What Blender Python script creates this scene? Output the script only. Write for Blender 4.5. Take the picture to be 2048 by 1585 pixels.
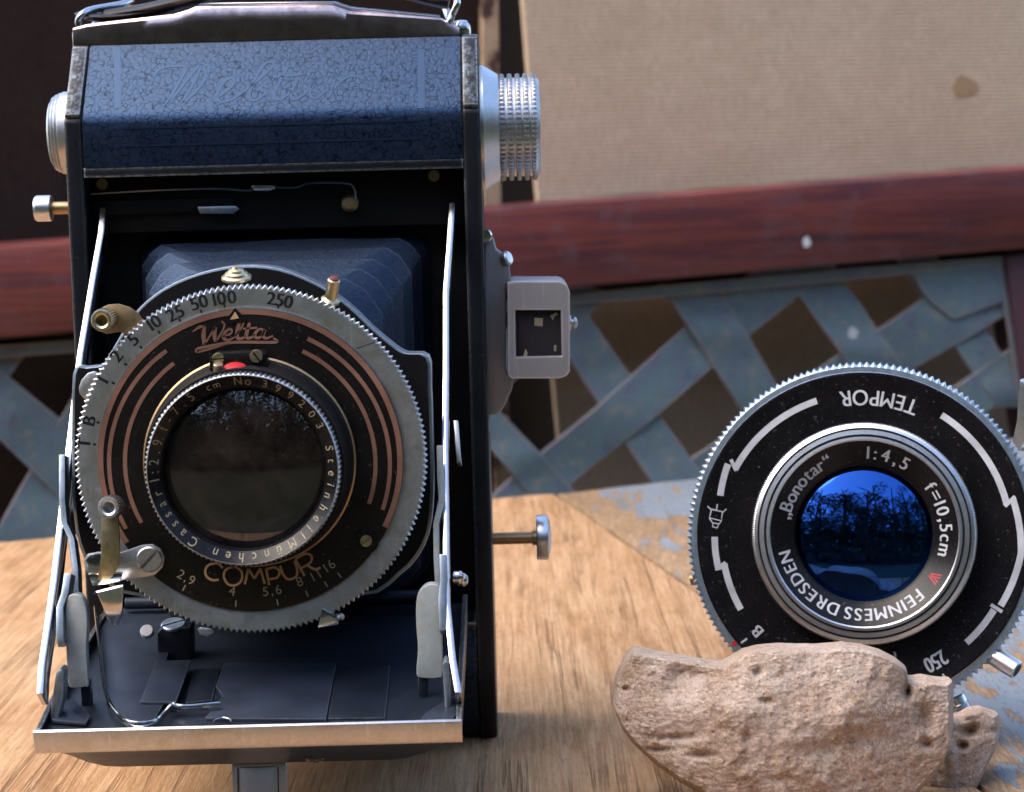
import bpy, bmesh, math, random
from mathutils import Vector, Matrix, noise

R = math.radians
SC = bpy.context.scene
S = 0.001                                   # everything is laid out in millimetres
random.seed(7)
for o in list(bpy.data.objects):
    bpy.data.objects.remove(o)

# ------------------------------------------------------------------ camera
DIST, FPX, EYE = 430.0, 4386.0, 117.3       # distance to the camera body's front, focal length (px of 2048), eye height
PITCH, ROLL = R(6.0), R(1.5)
FW = Vector((0, math.cos(PITCH), -math.sin(PITCH)))
_r0 = Vector((1, 0, 0)); _u0 = _r0.cross(FW)
RT = _r0 * math.cos(ROLL) - _u0 * math.sin(ROLL)
UP = _r0 * math.sin(ROLL) + _u0 * math.cos(ROLL)
EYEP = Vector((0, -DIST, EYE))
cam = bpy.data.cameras.new('camera'); camo = bpy.data.objects.new('camera', cam)
SC.collection.objects.link(camo)
cam.sensor_fit = 'HORIZONTAL'; cam.sensor_width = 36.0; cam.lens = 36.0 * FPX / 2048.0
cam.clip_start = 0.01; cam.clip_end = 500
cam.dof.use_dof = True; cam.dof.focus_distance = 0.395; cam.dof.aperture_fstop = 42.0
M = Matrix((RT, UP, -FW)).transposed().to_4x4(); M.translation = EYEP * S
camo.matrix_world = M
SC.camera = camo

# ------------------------------------------------------------------ light
SUN_EL, SUN_AZ = R(54), R(-106)              # azimuth from +Y (behind the subject) towards -X
w = bpy.data.worlds.new('World'); SC.world = w; w.use_nodes = True
wt = w.node_tree; wt.nodes.clear()
sky = wt.nodes.new('ShaderNodeTexSky'); sky.sky_type = 'NISHITA'; sky.sun_disc = False
sky.sun_elevation = SUN_EL; sky.sun_rotation = SUN_AZ; sky.air_density = 1.0; sky.dust_density = 2.2; sky.ozone_density = 1.0
bg = wt.nodes.new('ShaderNodeBackground'); bg.inputs['Strength'].default_value = 0.15
wo = wt.nodes.new('ShaderNodeOutputWorld')
wt.links.new(sky.outputs[0], bg.inputs[0]); wt.links.new(bg.outputs[0], wo.inputs[0])
sl = bpy.data.lights.new('sun', 'SUN'); sl.energy = 1.3; sl.angle = R(65); sl.color = (1.0, 0.88, 0.73)
so = bpy.data.objects.new('sun', sl); SC.collection.objects.link(so)
sd = Vector((math.sin(SUN_AZ) * math.cos(SUN_EL), math.cos(SUN_AZ) * math.cos(SUN_EL), math.sin(SUN_EL)))
so.rotation_euler = sd.to_track_quat('Z', 'Y').to_euler(); so.location = sd * 3
SC.view_settings.view_transform = 'Standard'; SC.view_settings.look = 'None'
SC.view_settings.exposure = 1.68; SC.view_settings.gamma = 1.0
SC.cycles.max_bounces = 10; SC.cycles.transmission_bounces = 8; SC.cycles.glossy_bounces = 5
SC.cycles.caustics_reflective = False; SC.cycles.caustics_refractive = False
SC.cycles.sample_clamp_indirect = 4.0
SC.cycles.use_denoising = True; SC.cycles.use_adaptive_sampling = True; SC.cycles.adaptive_threshold = 0.025

# ------------------------------------------------------------------ photo pixel -> place
def ray(px, py):
    return FW + RT * ((px - 1024) / FPX) - UP * ((py - 792.5) / FPX)
def U(px, py, Y):                            # the point at depth Y seen at that pixel
    d = ray(px, py); return EYEP + d * ((Y - EYEP.y) / d.y)
def TT(px, py, z=0.0):                       # the point of the table seen at that pixel
    d = ray(px, py); return EYEP + d * ((z - EYEP.z) / d.z)
def XZ(pts, Y):
    return [(q.x, q.z) for q in (U(a, b, Y) for a, b in pts)]
def mm(p):                                   # millimetres per photo pixel at a point
    return (Vector(p) - EYEP).dot(FW) / FPX

# ------------------------------------------------------------------ material helpers
class Tree:
    def __init__(s, name):
        s.m = bpy.data.materials.new(name); s.m.use_nodes = True
        s.t = s.m.node_tree; s.t.nodes.clear()
        s.out = s.t.nodes.new('ShaderNodeOutputMaterial')
        tc = s.t.nodes.new('ShaderNodeTexCoord')
        s.co = s.n('ShaderNodeVectorMath', op='SCALE', _0=tc.outputs['Object'], Scale=1000.0)
    def n(s, typ, op=None, out=0, **kw):
        nd = s.t.nodes.new(typ)
        if op: nd.operation = op
        for k, v in kw.items():
            if k[0] == '_' and k[1:].isdigit(): sock = nd.inputs[int(k[1:])]
            elif k.startswith('p_'): setattr(nd, k[2:], v); continue
            else: sock = nd.inputs[k.replace('_', ' ')]
            if isinstance(v, bpy.types.NodeSocket): s.t.links.new(v, sock)
            else: sock.default_value = v
        return nd.outputs[out]
    def noise(s, scale, detail=4, rough=.55, vec=None, dist=0.0):
        return s.n('ShaderNodeTexNoise', Vector=vec or s.co, Scale=scale, Detail=detail, Roughness=rough, Distortion=dist)
    def stretch(s, v, vec=None, rot=0.0):
        nd = s.t.nodes.new('ShaderNodeMapping'); s.t.links.new(vec or s.co, nd.inputs[0])
        nd.inputs['Rotation'].default_value = (0, 0, rot) if not isinstance(rot, tuple) else rot
        nd.inputs['Scale'].default_value = v
        return nd.outputs[0]
    def ramp(s, fac, stops):
        nd = s.t.nodes.new('ShaderNodeValToRGB'); s.t.links.new(fac, nd.inputs[0])
        e = nd.color_ramp.elements
        while len(e) < len(stops): e.new(0.5)
        for i, (p, c) in enumerate(stops):
            e[i].position = p
            e[i].color = (c, c, c, 1) if isinstance(c, (int, float)) else (*c, 1)
        return nd.outputs[0]
    def mix(s, fac, a, b):
        nd = s.t.nodes.new('ShaderNodeMix'); nd.data_type = 'RGBA'
        for i, v in ((0, fac), (6, a), (7, b)):
            if isinstance(v, bpy.types.NodeSocket): s.t.links.new(v, nd.inputs[i])
            elif i == 0: nd.inputs[0].default_value = v
            else: nd.inputs[i].default_value = (*v, 1)
        return nd.outputs[2]
    def math(s, op, a, b=0.0, clamp=False):
        nd = s.t.nodes.new('ShaderNodeMath'); nd.operation = op; nd.use_clamp = clamp
        for i, v in ((0, a), (1, b)):
            if isinstance(v, bpy.types.NodeSocket): s.t.links.new(v, nd.inputs[i])
            else: nd.inputs[i].default_value = v
        return nd.outputs[0]
    def bump(s, h, dist_mm=0.1, strength=1.0, normal=None):
        kw = dict(Height=h, Distance=dist_mm * S, Strength=strength)
        if normal: kw['Normal'] = normal
        return s.n('ShaderNodeBump', **kw)
    def edges(s, r=0.4, lo=.03, hi=.25):      # mask of sharp edges, for wear and for painted highlights
        bn = s.n('ShaderNodeBevel', p_samples=4, Radius=r * S)
        g = s.t.nodes.new('ShaderNodeNewGeometry').outputs['Normal']
        nd = s.t.nodes.new('ShaderNodeVectorMath'); nd.operation = 'DOT_PRODUCT'
        s.t.links.new(bn, nd.inputs[0]); s.t.links.new(g, nd.inputs[1])
        v = s.math('SUBTRACT', 1.0, nd.outputs['Value'])
        return s.ramp(v, [(lo, 0.0), (hi, 1.0)])
    def pbr(s, **kw):
        nd = s.t.nodes.new('ShaderNodeBsdfPrincipled')
        for k, v in kw.items():
            sock = nd.inputs[k.replace('_', ' ')]
            if isinstance(v, bpy.types.NodeSocket): s.t.links.new(v, sock)
            elif isinstance(v, tuple) and len(v) == 3: sock.default_value = (*v, 1)
            else: sock.default_value = v
        s.t.links.new(nd.outputs[0], s.out.inputs[0])
        return s.m
MAT = {}
def steel(name, col, rough=.3, rvar=.15, grain=(1, 1, 1), gs=2.0, stain=None, stain_amt=.5, metal=1.0, bmp=0.0, edge=0.0):
    t = Tree(name)
    a = t.noise(gs, 5, .6, t.stretch(grain))
    b = t.noise(.25, 4, .6)
    c = t.mix(t.ramp(a, [(.3, 0.0), (.7, 1.0)]), tuple(x * .86 for x in col), tuple(min(1, x * 1.06) for x in col))
    if stain:
        c = t.mix(t.ramp(b, [(.50, 0.0), (.72, stain_amt)]), c, stain)
    sp = t.noise(1.5, 4, .75)
    c = t.mix(t.ramp(sp, [(.60, 0.0), (.72, .65)]), c, tuple(x * .30 for x in col))
    sc = t.noise(1.0, 3, .6, t.stretch((1.6, 1.6, .08), rot=(.3, .7, .2)))
    c = t.mix(t.ramp(sc, [(.62, 0.0), (.70, .35)]), c, tuple(min(1, x * 1.5) for x in col))
    if edge:
        c = t.mix(t.math('MULTIPLY', t.edges(.7, .01, .15), edge), c, tuple(min(1, x * 2.0) for x in col))
    rr = t.math('MULTIPLY_ADD', a, rvar); t.t.nodes[-1].inputs[2].default_value = rough
    kw = dict(Base_Color=c, Roughness=rr, Metallic=metal)
    if bmp: kw['Normal'] = t.bump(a, bmp, .6)
    MAT[name] = t.pbr(**kw)
steel('chrome', (.62, .62, .64), .09, .14, gs=.5, stain=(.42, .36, .30), stain_amt=.6)
steel('nickel', (.58, .58, .60), .30, .18, gs=1.5, stain=(.42, .38, .30), stain_amt=.5, bmp=.01)
steel('aluminium', (.70, .71, .74), .24, .16, grain=(3, 3, 3), gs=2.0, stain=(.5, .47, .42), stain_amt=.4)
steel('satin_ring', (.52, .54, .57), .34, .16, gs=.7, stain=(.40, .36, .28), stain_amt=.7, bmp=.008)
steel('brass', (.55, .46, .29), .26, .2, gs=1.2, stain=(.30, .23, .12), stain_amt=.7, bmp=.01)
steel('old_brass', (.42, .29, .16), .34, .2, gs=1.0, stain=(.33, .20, .10), stain_amt=.8)
steel('gunmetal', (.30, .36, .42), .34, .2, gs=1.2, stain=(.18, .17, .16), stain_amt=.6, edge=.7)
steel('grey_enamel', (.42, .46, .46), .38, .15, gs=.6, stain=(.40, .33, .22), stain_amt=.6, metal=.15, bmp=.01)
steel('warm_chrome', (.60, .46, .44), .10, .14, gs=.4, stain=(.34, .24, .22), stain_amt=.8)  # a reddish reflection put into the metal's own colour
steel('cast_grey', (.31, .295, .31), .42, .2, gs=4.0, stain=(.34, .31, .31), stain_amt=.5, metal=.55, bmp=.03, edge=.7)
steel('blue_alloy', (.42, .50, .58), .30, .15, gs=.9, stain=(.38, .42, .46), stain_amt=.5, bmp=.006)

def paint(name, col, rough=.4, dust=.5, wear=0.0, bmp=.02, wearcol=(.42, .44, .46), gs=6.0, edge_r=.35, bare=False):
    t = Tree(name)
    d = t.noise(1.5, 3, .6); fine = t.noise(gs, 5, .7); big = t.noise(.12, 4, .6)
    c = t.mix(t.ramp(big, [(.35, 0.0), (.7, 1.0)]), col, tuple(x * 1.6 + .001 for x in col))
    c = t.mix(t.ramp(d, [(.645, 0.0), (.73, dust)]), c, (.13, .125, .12))
    if wear:
        e = t.edges(edge_r)
        k = t.math('MULTIPLY', e, t.ramp(t.noise(1.3, 4, .7), [(.34, 0.0), (.56, wear)]))
        c = t.mix(k, c, wearcol)
    met = 0.0
    if bare:                                   # paint rubbed through to metal
        rb = t.ramp(t.noise(.8, 6, .75, t.stretch((1, 1, .5))), [(.38, .75), (.54, .0)])
        c = t.mix(rb, c, (.15, .18, .23)); met = t.math('MULTIPLY', rb, .8)
    MAT[name] = t.pbr(Base_Color=c, Roughness=t.ramp(fine, [(.3, rough - .08), (.7, rough + .12)]), Normal=t.bump(fine, bmp, .5), Specular_IOR_Level=.22, Metallic=met)
paint('body_black', (.006, .007, .010), .33, .35, wear=1.0, bmp=.04, gs=3.0, edge_r=1.0)
paint('worn_black', (.006, .007, .010), .36, .35, wear=1.0, bmp=.04, gs=3.0, edge_r=1.0, bare=True)
paint('inner_black', (.004, .004, .005), .5, .2, bmp=.02)
paint('dial_black', (.006, .005, .0045), .30, .6, bmp=.012)
paint('plate_black', (.005, .0045, .0055), .22, .55, bmp=.006)
paint('bed_paint', (.008, .011, .018), .38, .5, wear=.5, bmp=.03)
paint('bed_plate', (.017, .022, .034), .36, .4, wear=.5, bmp=.02)
paint('dull_red', (.10, .022, .016), .4, .2, bmp=.01)
paint('copper_print', (.165, .085, .060), .45, .25, bmp=.01)
paint('beige_print', (.24, .21, .14), .5, .2, bmp=.01)
paint('gold_print', (.40, .235, .13), .45, .2, bmp=.01)
paint('ink', (.010, .011, .013), .5, .1, bmp=.0)
paint('white_print', (.35, .36, .39), .4, .1, bmp=.004)
paint('red_enamel', (.32, .018, .022), .3, .2, bmp=.01)
paint('strap_leather', (.010, .009, .012), .33, .2, bmp=.05, gs=1.5)

def leather():
    t = Tree('leather')
    v = t.n('ShaderNodeVectorMath', op='ADD', _0=t.co, _1=t.n('ShaderNodeVectorMath', op='SCALE', _0=t.n('ShaderNodeTexNoise', out=1, Vector=t.co, Scale=.8, Detail=2.0), Scale=.7))
    de = t.n('ShaderNodeTexVoronoi', p_feature='DISTANCE_TO_EDGE', Vector=v, Scale=.80)
    de2 = t.n('ShaderNodeTexVoronoi', p_feature='DISTANCE_TO_EDGE', Vector=v, Scale=2.1)
    brk = t.noise(.9, 3, .6)
    h = t.ramp(de, [(.0, 0.0), (.16, .8), (.4, 1.0)])
    crease = t.math('MULTIPLY', t.ramp(de, [(.015, 1.0), (.10, 0.0)]), t.ramp(brk, [(.40, 0.0), (.56, 1.0)]))
    hh = t.math('ADD', t.math('MULTIPLY', h, t.ramp(brk, [(.3, .25), (.6, 1.0)])), t.math('MULTIPLY', t.ramp(de2, [(0, 0.0), (.2, 1.0)]), .14))
    c = t.mix(crease, (.005, .008, .018), (.001, .001, .002))
    c = t.mix(t.ramp(t.noise(.10, 4, .6), [(.45, 0.0), (.75, .4)]), c, (.016, .015, .028))
    c = t.mix(t.ramp(t.noise(2.2, 2, .6), [(.72, 0.0), (.8, .5)]), c, (.12, .09, .08))
    MAT['leather'] = t.pbr(Base_Color=c, Roughness=t.ramp(t.noise(.4, 3), [(.3, .32), (.7, .42)]), Normal=t.bump(hh, .034, .7), Specular_IOR_Level=t.math('SUBTRACT', .9, t.math('MULTIPLY', crease, .62)), Specular_Tint=(.27, .52, 1.0))
    t = Tree('leather_smooth')
    f = t.noise(2.5, 4, .6)
    MAT['leather_smooth'] = t.pbr(Base_Color=t.mix(f, (.005, .008, .016), (.007, .010, .020)), Roughness=.38, Normal=t.bump(f, .03, .5), Specular_IOR_Level=1.0, Specular_Tint=(.27, .52, 1.0))
    t = Tree('bellows_leather')
    f = t.noise(1.1, 6, .7, t.stretch((1, 1, 1.6)))
    c = t.mix(t.ramp(f, [(.35, 0.0), (.7, 1.0)]), (.004, .006, .011), (.014, .019, .036))
    c = t.mix(t.math('MULTIPLY', t.edges(.8, .02, .22), t.ramp(t.noise(.5, 4, .7), [(.3, .3), (.6, 1.0)])), c, (.075, .085, .11))   # highlight put into the colour along the folds
    MAT['bellows'] = t.pbr(Base_Color=c, Roughness=.42, Normal=t.bump(f, .22, .8), Specular_IOR_Level=.55, Specular_Tint=(.27, .52, 1.0))
leather()

def glasses():
    # uncoated front lens: clear glass
    t = Tree('lens_glass')
    rf = t.n('ShaderNodeBsdfRefraction', Color=(.34, .27, .25, 1), Roughness=.0, IOR=1.5); gs = t.n('ShaderNodeBsdfGlossy', Color=(.92, .95, 1, 1), Roughness=.0)
    gl = t.n('ShaderNodeMixShader', _0=t.n('ShaderNodeFresnel', IOR=1.75), _1=rf, _2=gs)
    hz = t.n('ShaderNodeBsdfDiffuse', Color=(.16, .115, .10, 1))        # haze and dust on the old glass
    hf = t.ramp(t.noise(.16, 6, .7), [(.38, .03), (.66, .15)])
    mx = t.n('ShaderNodeMixShader', _0=hf, _1=gl, _2=hz); t.t.links.new(mx, t.out.inputs[0]); MAT['lens_glass'] = t.m
    # blue-coated lens: the coating reflects blue
    t = Tree('coated_glass')
    fr = t.n('ShaderNodeFresnel', IOR=3.7)
    gl = t.n('ShaderNodeBsdfGlossy', Color=(.07, .26, 1.0, 1), Roughness=.0)
    rf = t.n('ShaderNodeBsdfRefraction', Color=(.85, .82, .72, 1), Roughness=.0, IOR=1.5)
    mx = t.n('ShaderNodeMixShader', _0=fr, _1=rf, _2=gl); t.t.links.new(mx, t.out.inputs[0]); MAT['coated_glass'] = t.m
    t = Tree('finder_glass')
    MAT['finder_glass'] = t.pbr(Base_Color=(.03, .026, .03), Roughness=t.ramp(t.noise(.6, 5, .7), [(.4, .05), (.7, .3)]), IOR=1.5)
glasses()

GRAIN = math.atan2(.18, 1.0)                  # the planks run away from the viewer, a little to the left
def wood():
    t = Tree('table_wood')
    v = t.stretch((1.0, .10, 1.0), rot=GRAIN)
    a = t.noise(.22, 8, .62, v, 1.0); b = t.noise(1.1, 7, .78, v); f = t.noise(1.7, 6, .8, t.stretch((1, .16, 1), rot=GRAIN))
    blot = t.noise(.018, 5, .6)
    c = t.ramp(a, [(.25, (.29, .150, .066)), (.45, (.46, .255, .125)), (.62, (.57, .345, .190)), (.80, (.42, .235, .116))])
    c = t.mix(t.ramp(b, [(.30, .75), (.50, 0.0)]), c, (.24, .125, .06))
    c = t.mix(t.ramp(blot, [(.42, 0.0), (.66, .55)]), c, (.60, .40, .225))
    c = t.mix(t.ramp(f, [(.56, 0.0), (.68, .75)]), c, (.13, .06, .03))
    # a few flecks of old blue-grey paint left on the bare plank
    fl = t.noise(.16, 5, .68, t.stretch((1, .55, 1), rot=GRAIN))
    msk = t.math('MULTIPLY', t.ramp(fl, [(.655, 0.0), (.675, 1.0)]), t.ramp(t.noise(.012, 2), [(.45, 0.0), (.6, 1.0)]))
    c = t.mix(t.math('MULTIPLY', msk, .8), c, (.17, .19, .22))
    fib = t.noise(1.0, 7, .80, t.stretch((1, .022, 1), rot=GRAIN))
    c = t.mix(t.ramp(fib, [(.36, .42), (.52, 0.0)]), c, (.20, .10, .045))
    c = t.mix(t.ramp(fib, [(.52, 0.0), (.68, .55)]), c, (.70, .485, .31))
    ln = t.ramp(t.noise(.14, 5, .6, t.stretch((1, .018, 1), rot=GRAIN), .4), [(.478, 0.0), (.494, .6), (.502, .6), (.518, 0.0)])
    gate = t.ramp(t.noise(.05, 4, .6, t.stretch((1, .3, 1), rot=GRAIN)), [(.42, 0.0), (.58, 1.0)])
    crk = t.math('MULTIPLY', ln, gate)
    c = t.mix(crk, c, (.16, .08, .04))
    sp = t.noise(.55, 4, .8); c = t.mix(t.ramp(sp, [(.66, 0.0), (.72, .7)]), c, (.10, .055, .03))
    h = t.math('SUBTRACT', t.math('ADD', t.math('ADD', t.math('MULTIPLY', b, .6), t.math('MULTIPLY', f, .4)), t.math('MULTIPLY', fib, .6)), t.math('MULTIPLY', crk, .9))
    MAT['table_wood'] = t.pbr(Base_Color=c, Roughness=.72, Normal=t.bump(h, .8, 1.0), Specular_IOR_Level=.08)
    t = Tree('painted_wood')
    v = t.stretch((1.0, .13, 1.0), rot=GRAIN)
    a = t.noise(.30, 8, .65, v, .6); f = t.noise(1.5, 6, .72, v); wear = t.noise(.020, 6, .62)
    pn = t.math('ADD', t.math('MULTIPLY', t.noise(.20, 7, .66, t.stretch((1, .12, 1), rot=GRAIN)), .50), t.math('MULTIPLY', wear, .64))
    sx = t.t.nodes.new('ShaderNodeSeparateXYZ'); t.t.links.new(t.co, sx.inputs[0])
    dj = t.math('SUBTRACT', t.math('ADD', sx.outputs[0], t.math('MULTIPLY', sx.outputs[1], .186)), 79.8)   # millimetres from the joint
    pn = t.math('ADD', pn, t.ramp(t.math('MULTIPLY', dj, .02), [(.0, .14), (.5, 0.0)]))
    p = t.ramp(pn, [(.600, 1.0), (.616, 0.0)])
    woodc = t.ramp(a, [(.25, (.17, .10, .055)), (.5, (.31, .20, .11)), (.75, (.40, .28, .17))])
    woodc = t.mix(t.ramp(f, [(.45, .7), (.6, 0.0)]), woodc, (.13, .08, .045))
    pc = t.mix(t.noise(.09, 5), (.125, .155, .19), (.20, .225, .25))
    pc = t.mix(t.ramp(f, [(.56, 0.0), (.64, .85)]), pc, (.055, .05, .05))
    c = t.mix(p, woodc, pc)
    h = t.math('ADD', t.math('MULTIPLY', p, .8), t.math('MULTIPLY', f, .5))
    MAT['painted_wood'] = t.pbr(Base_Color=c, Roughness=.62, Normal=t.bump(h, .35, .8), Specular_IOR_Level=.35)
    t = Tree('red_wood')
    v = t.stretch((.06, .06, 1.0)); a = t.noise(.16, 7, .68, v, 1.2); b = t.noise(.5, 6, .7, t.stretch((.10, .10, 1)))
    c = t.ramp(a, [(.30, (.045, .020, .028)), (.45, (.105, .024, .026)), (.58, (.18, .040, .030)), (.75, (.095, .028, .030))])
    c = t.mix(t.ramp(b, [(.55, 0.0), (.75, .6)]), c, (.055, .026, .034))
    c = t.mix(t.ramp(t.noise(.06, 6, .75), [(.52, 0.0), (.72, .6)]), c, (.14, .085, .10))
    c = t.mix(t.ramp(t.noise(.2, 5, .8), [(.62, 0.0), (.72, .8)]), c, (.035, .018, .022))
    MAT['red_wood'] = t.pbr(Base_Color=c, Roughness=.42, Normal=t.bump(b, .2, .5), Specular_IOR_Level=.5)
    t = Tree('dark_wood')
    b = t.noise(.10, 6, .7, t.stretch((1, 1, .1)))
    MAT['dark_wood'] = t.pbr(Base_Color=t.mix(b, (.016, .010, .009), (.040, .024, .020)), Roughness=.6)
    t = Tree('stile_wood')
    b = t.noise(.10, 6, .7, t.stretch((1, 1, .1)))
    MAT['stile_wood'] = t.pbr(Base_Color=t.mix(b, (.045, .020, .030), (.095, .042, .052)), Roughness=.5)
    t = Tree('rust_strip')
    b = t.noise(.07, 6, .7)
    MAT['rust_strip'] = t.pbr(Base_Color=t.ramp(b, [(.42, (.06, .025, .018)), (.5, (.42, .29, .18)), (.7, (.50, .36, .24))]), Roughness=.7)
    t = Tree('lattice_metal')
    a = t.noise(.09, 7, .78); b = t.noise(.28, 6, .8)
    c = t.ramp(a, [(.28, (.075, .11, .16)), (.44, (.16, .20, .25)), (.54, (.14, .225, .24)), (.66, (.30, .26, .25))])
    c = t.mix(t.ramp(b, [(.52, 0.0), (.66, .6)]), c, (.20, .125, .115))
    c = t.mix(t.ramp(b, [(.30, .6), (.44, 0.0)]), c, (.06, .085, .12))
    c = t.mix(t.ramp(t.noise(.035, 5, .7), [(.68, 0.0), (.74, .8)]), c, (.36, .20, .07))
    c = t.mix(t.math('MULTIPLY', t.edges(1.6, .005, .12), .9), c, (.46, .32, .28))
    MAT['lattice_metal'] = t.pbr(Base_Color=c, Roughness=.55, Normal=t.bump(b, .3, .5), Specular_IOR_Level=.4)
    t = Tree('stain'); MAT['stain'] = t.pbr(Base_Color=t.mix(t.noise(.4, 5, .7), (.36, .22, .11), (.50, .34, .20)), Roughness=.9)
    t = Tree('white_spot'); MAT['white_spot'] = t.pbr(Base_Color=(.62, .62, .62), Roughness=.8)
    for nm, c0, c1, st in (('mat_weave', (.50, .37, .255), (.74, .58, .43), (.45, .29, .16)), ('shaded_weave', (.018, .011, .010), (.036, .022, .019), (.02, .012, .01))):  # second set: the same weave with shade put into its colours
        t = Tree(nm)
        wv = t.n('ShaderNodeTexWave', p_wave_type='BANDS', p_bands_direction='Z', Vector=t.co, Scale=.17, Distortion=2.2, Detail=3.0, Detail_Scale=.8)
        wx = t.noise(.8, 4, .75, t.stretch((1, 1, .25))); st1 = t.noise(.9, 3, .7, t.stretch((.08, .08, 1)))
        c = t.mix(t.ramp(wv, [(.0, .6), (.8, 1.0)]), c0, c1)
        c = t.mix(t.ramp(t.noise(.03, 6, .75), [(.35, .45), (.6, 0.0)]), c, c0)
        c = t.mix(t.ramp(wx, [(.35, .75), (.58, 0.0)]), c, c0)
        c = t.mix(t.ramp(st1, [(.35, .30), (.6, 0.0)]), c, c0)
        c = t.mix(t.ramp(t.noise(.035, 3, .5), [(.70, 0.0), (.78, .35)]), c, st)
        MAT[nm] = t.pbr(Base_Color=c, Roughness=.85, Normal=t.bump(wv, .18, .7), Specular_IOR_Level=.15)
wood()

def stone_mat():
    t = Tree('stone')
    a = t.noise(.10, 7, .62); b = t.noise(.55, 7, .75); f = t.noise(1.9, 4, .85); vo = t.n('ShaderNodeTexVoronoi', Vector=t.co, Scale=.8)
    c = t.ramp(a, [(.30, (.40, .27, .18)), (.46, (.50, .37, .29)), (.58, (.58, .46, .385)), (.74, (.46, .33, .23))])
    c = t.mix(t.ramp(b, [(.33, .65), (.5, 0.0)]), c, (.20, .115, .065))
    c = t.mix(t.ramp(f, [(.54, 0.0), (.64, .8)]), c, (.80, .71, .62))
    c = t.mix(t.ramp(f, [(.34, .85), (.42, 0.0)]), c, (.13, .075, .045))
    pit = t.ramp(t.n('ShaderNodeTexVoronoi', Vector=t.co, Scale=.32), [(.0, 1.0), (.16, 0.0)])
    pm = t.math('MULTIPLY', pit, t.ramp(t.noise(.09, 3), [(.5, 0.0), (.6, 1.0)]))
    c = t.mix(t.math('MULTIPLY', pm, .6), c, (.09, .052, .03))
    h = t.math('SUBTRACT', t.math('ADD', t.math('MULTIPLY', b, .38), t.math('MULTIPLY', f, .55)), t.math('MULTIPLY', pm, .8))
    MAT['stone'] = t.pbr(Base_Color=c, Roughness=.86, Normal=t.bump(h, 1.0, 1.0), Specular_IOR_Level=.22)
    t = Tree('leaf'); 
    c = t.mix(t.noise(.004, 3), (.030, .045, .018), (.070, .085, .035))
    MAT['leaf'] = t.pbr(Base_Color=c, Roughness=.6)
    t = Tree('bark'); MAT['bark'] = t.pbr(Base_Color=t.mix(t.noise(.02, 5), (.04, .03, .02), (.10, .075, .055)), Roughness=.9)
    t = Tree('soil'); MAT['soil'] = t.pbr(Base_Color=t.mix(t.noise(.004, 6), (.022, .032, .012), (.040, .042, .020)), Roughness=.95)
stone_mat()

# ------------------------------------------------------------------ object helpers
COL = SC.collection
INV = {}
def thing(name, label, cat, loc=(0, 0, 0), group=None, local=None):
    o = bpy.data.objects.new(name, None); COL.objects.link(o)
    o['label'] = label; o['category'] = cat
    if group: o['group'] = group
    o.empty_display_size = .01
    if local is not None:
        o.matrix_world = local; INV[o.name] = Matrix.Identity(4)
    else:
        o.location = Vector(loc) * S; INV[o.name] = Matrix.Translation(-Vector(loc) * S)
    return o
def obj(name, me, mat, parent=None, label=None):
    o = bpy.data.objects.new(name, me); COL.objects.link(o)
    if mat: me.materials.clear(); me.materials.append(MAT[mat])
    if parent is not None:
        o.parent = parent
        o.matrix_parent_inverse = INV.get(parent.name, Matrix.Identity(4))
    if label: o['label'] = label
    return o

def finish(bm, name, bevel=0.0, seg=2, angle=35, smooth=True, bang=28):
    bmesh.ops.recalc_face_normals(bm, faces=bm.faces)
    if bevel:
        ed = [e for e in bm.edges if len(e.link_faces) == 2 and e.calc_face_angle(0) > R(bang)]
        if ed:
            bmesh.ops.bevel(bm, geom=ed, offset=bevel, segments=seg, profile=.5, affect='EDGES', clamp_overlap=True)
    me = bpy.data.meshes.new(name)
    bm.to_mesh(me); bm.free()
    me.transform(Matrix.Scale(S, 4))
    if smooth:
        me.shade_smooth(); me.set_sharp_from_angle(angle=R(angle))
    return me
def add_poly_prism(bm, poly, frame, d0, d1):
    """poly: 2-D outline; frame(a, b, d) -> 3-D point; extruded from d0 to d1."""
    n = len(poly)
    A = [bm.verts.new(frame(a, b, d0)) for a, b in poly]; B = [bm.verts.new(frame(a, b, d1)) for a, b in poly]
    bm.faces.new(A); bm.faces.new(B[::-1])
    for i in range(n):
        j = (i + 1) % n; bm.faces.new((A[i], B[i], B[j], A[j]))
F_XZ = lambda a, b, d: Vector((a, d, b))
F_YZ = lambda a, b, d: Vector((d, a, b))
F_XY = lambda a, b, d: Vector((a, b, d))
def prism(name, poly, frame, d0, d1, mat, parent, bevel=.15, seg=2, **kw):
    bm = bmesh.new(); add_poly_prism(bm, poly, frame, d0, d1)
    return obj(name, finish(bm, name, bevel, seg, **kw), mat, parent)
def box(name, x, y, z, mat, parent, bevel=.15, rot=None, at=None, **kw):
    bm = bmesh.new()
    add_poly_prism(bm, [(x[0], y[0]), (x[1], y[0]), (x[1], y[1]), (x[0], y[1])], F_XY, z[0], z[1])
    if rot is not None:
        bmesh.ops.transform(bm, matrix=Matrix.Translation(Vector(at)) @ rot.to_4x4(), verts=bm.verts)
    return obj(name, finish(bm, name, bevel, **kw), mat, parent)
def axis_frame(c, ax):
    """matrix whose local Z is ax, at c"""
    q = Vector(ax).normalized().to_track_quat('Z', 'Y')
    return Matrix.Translation(Vector(c)) @ q.to_matrix().to_4x4()
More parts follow.
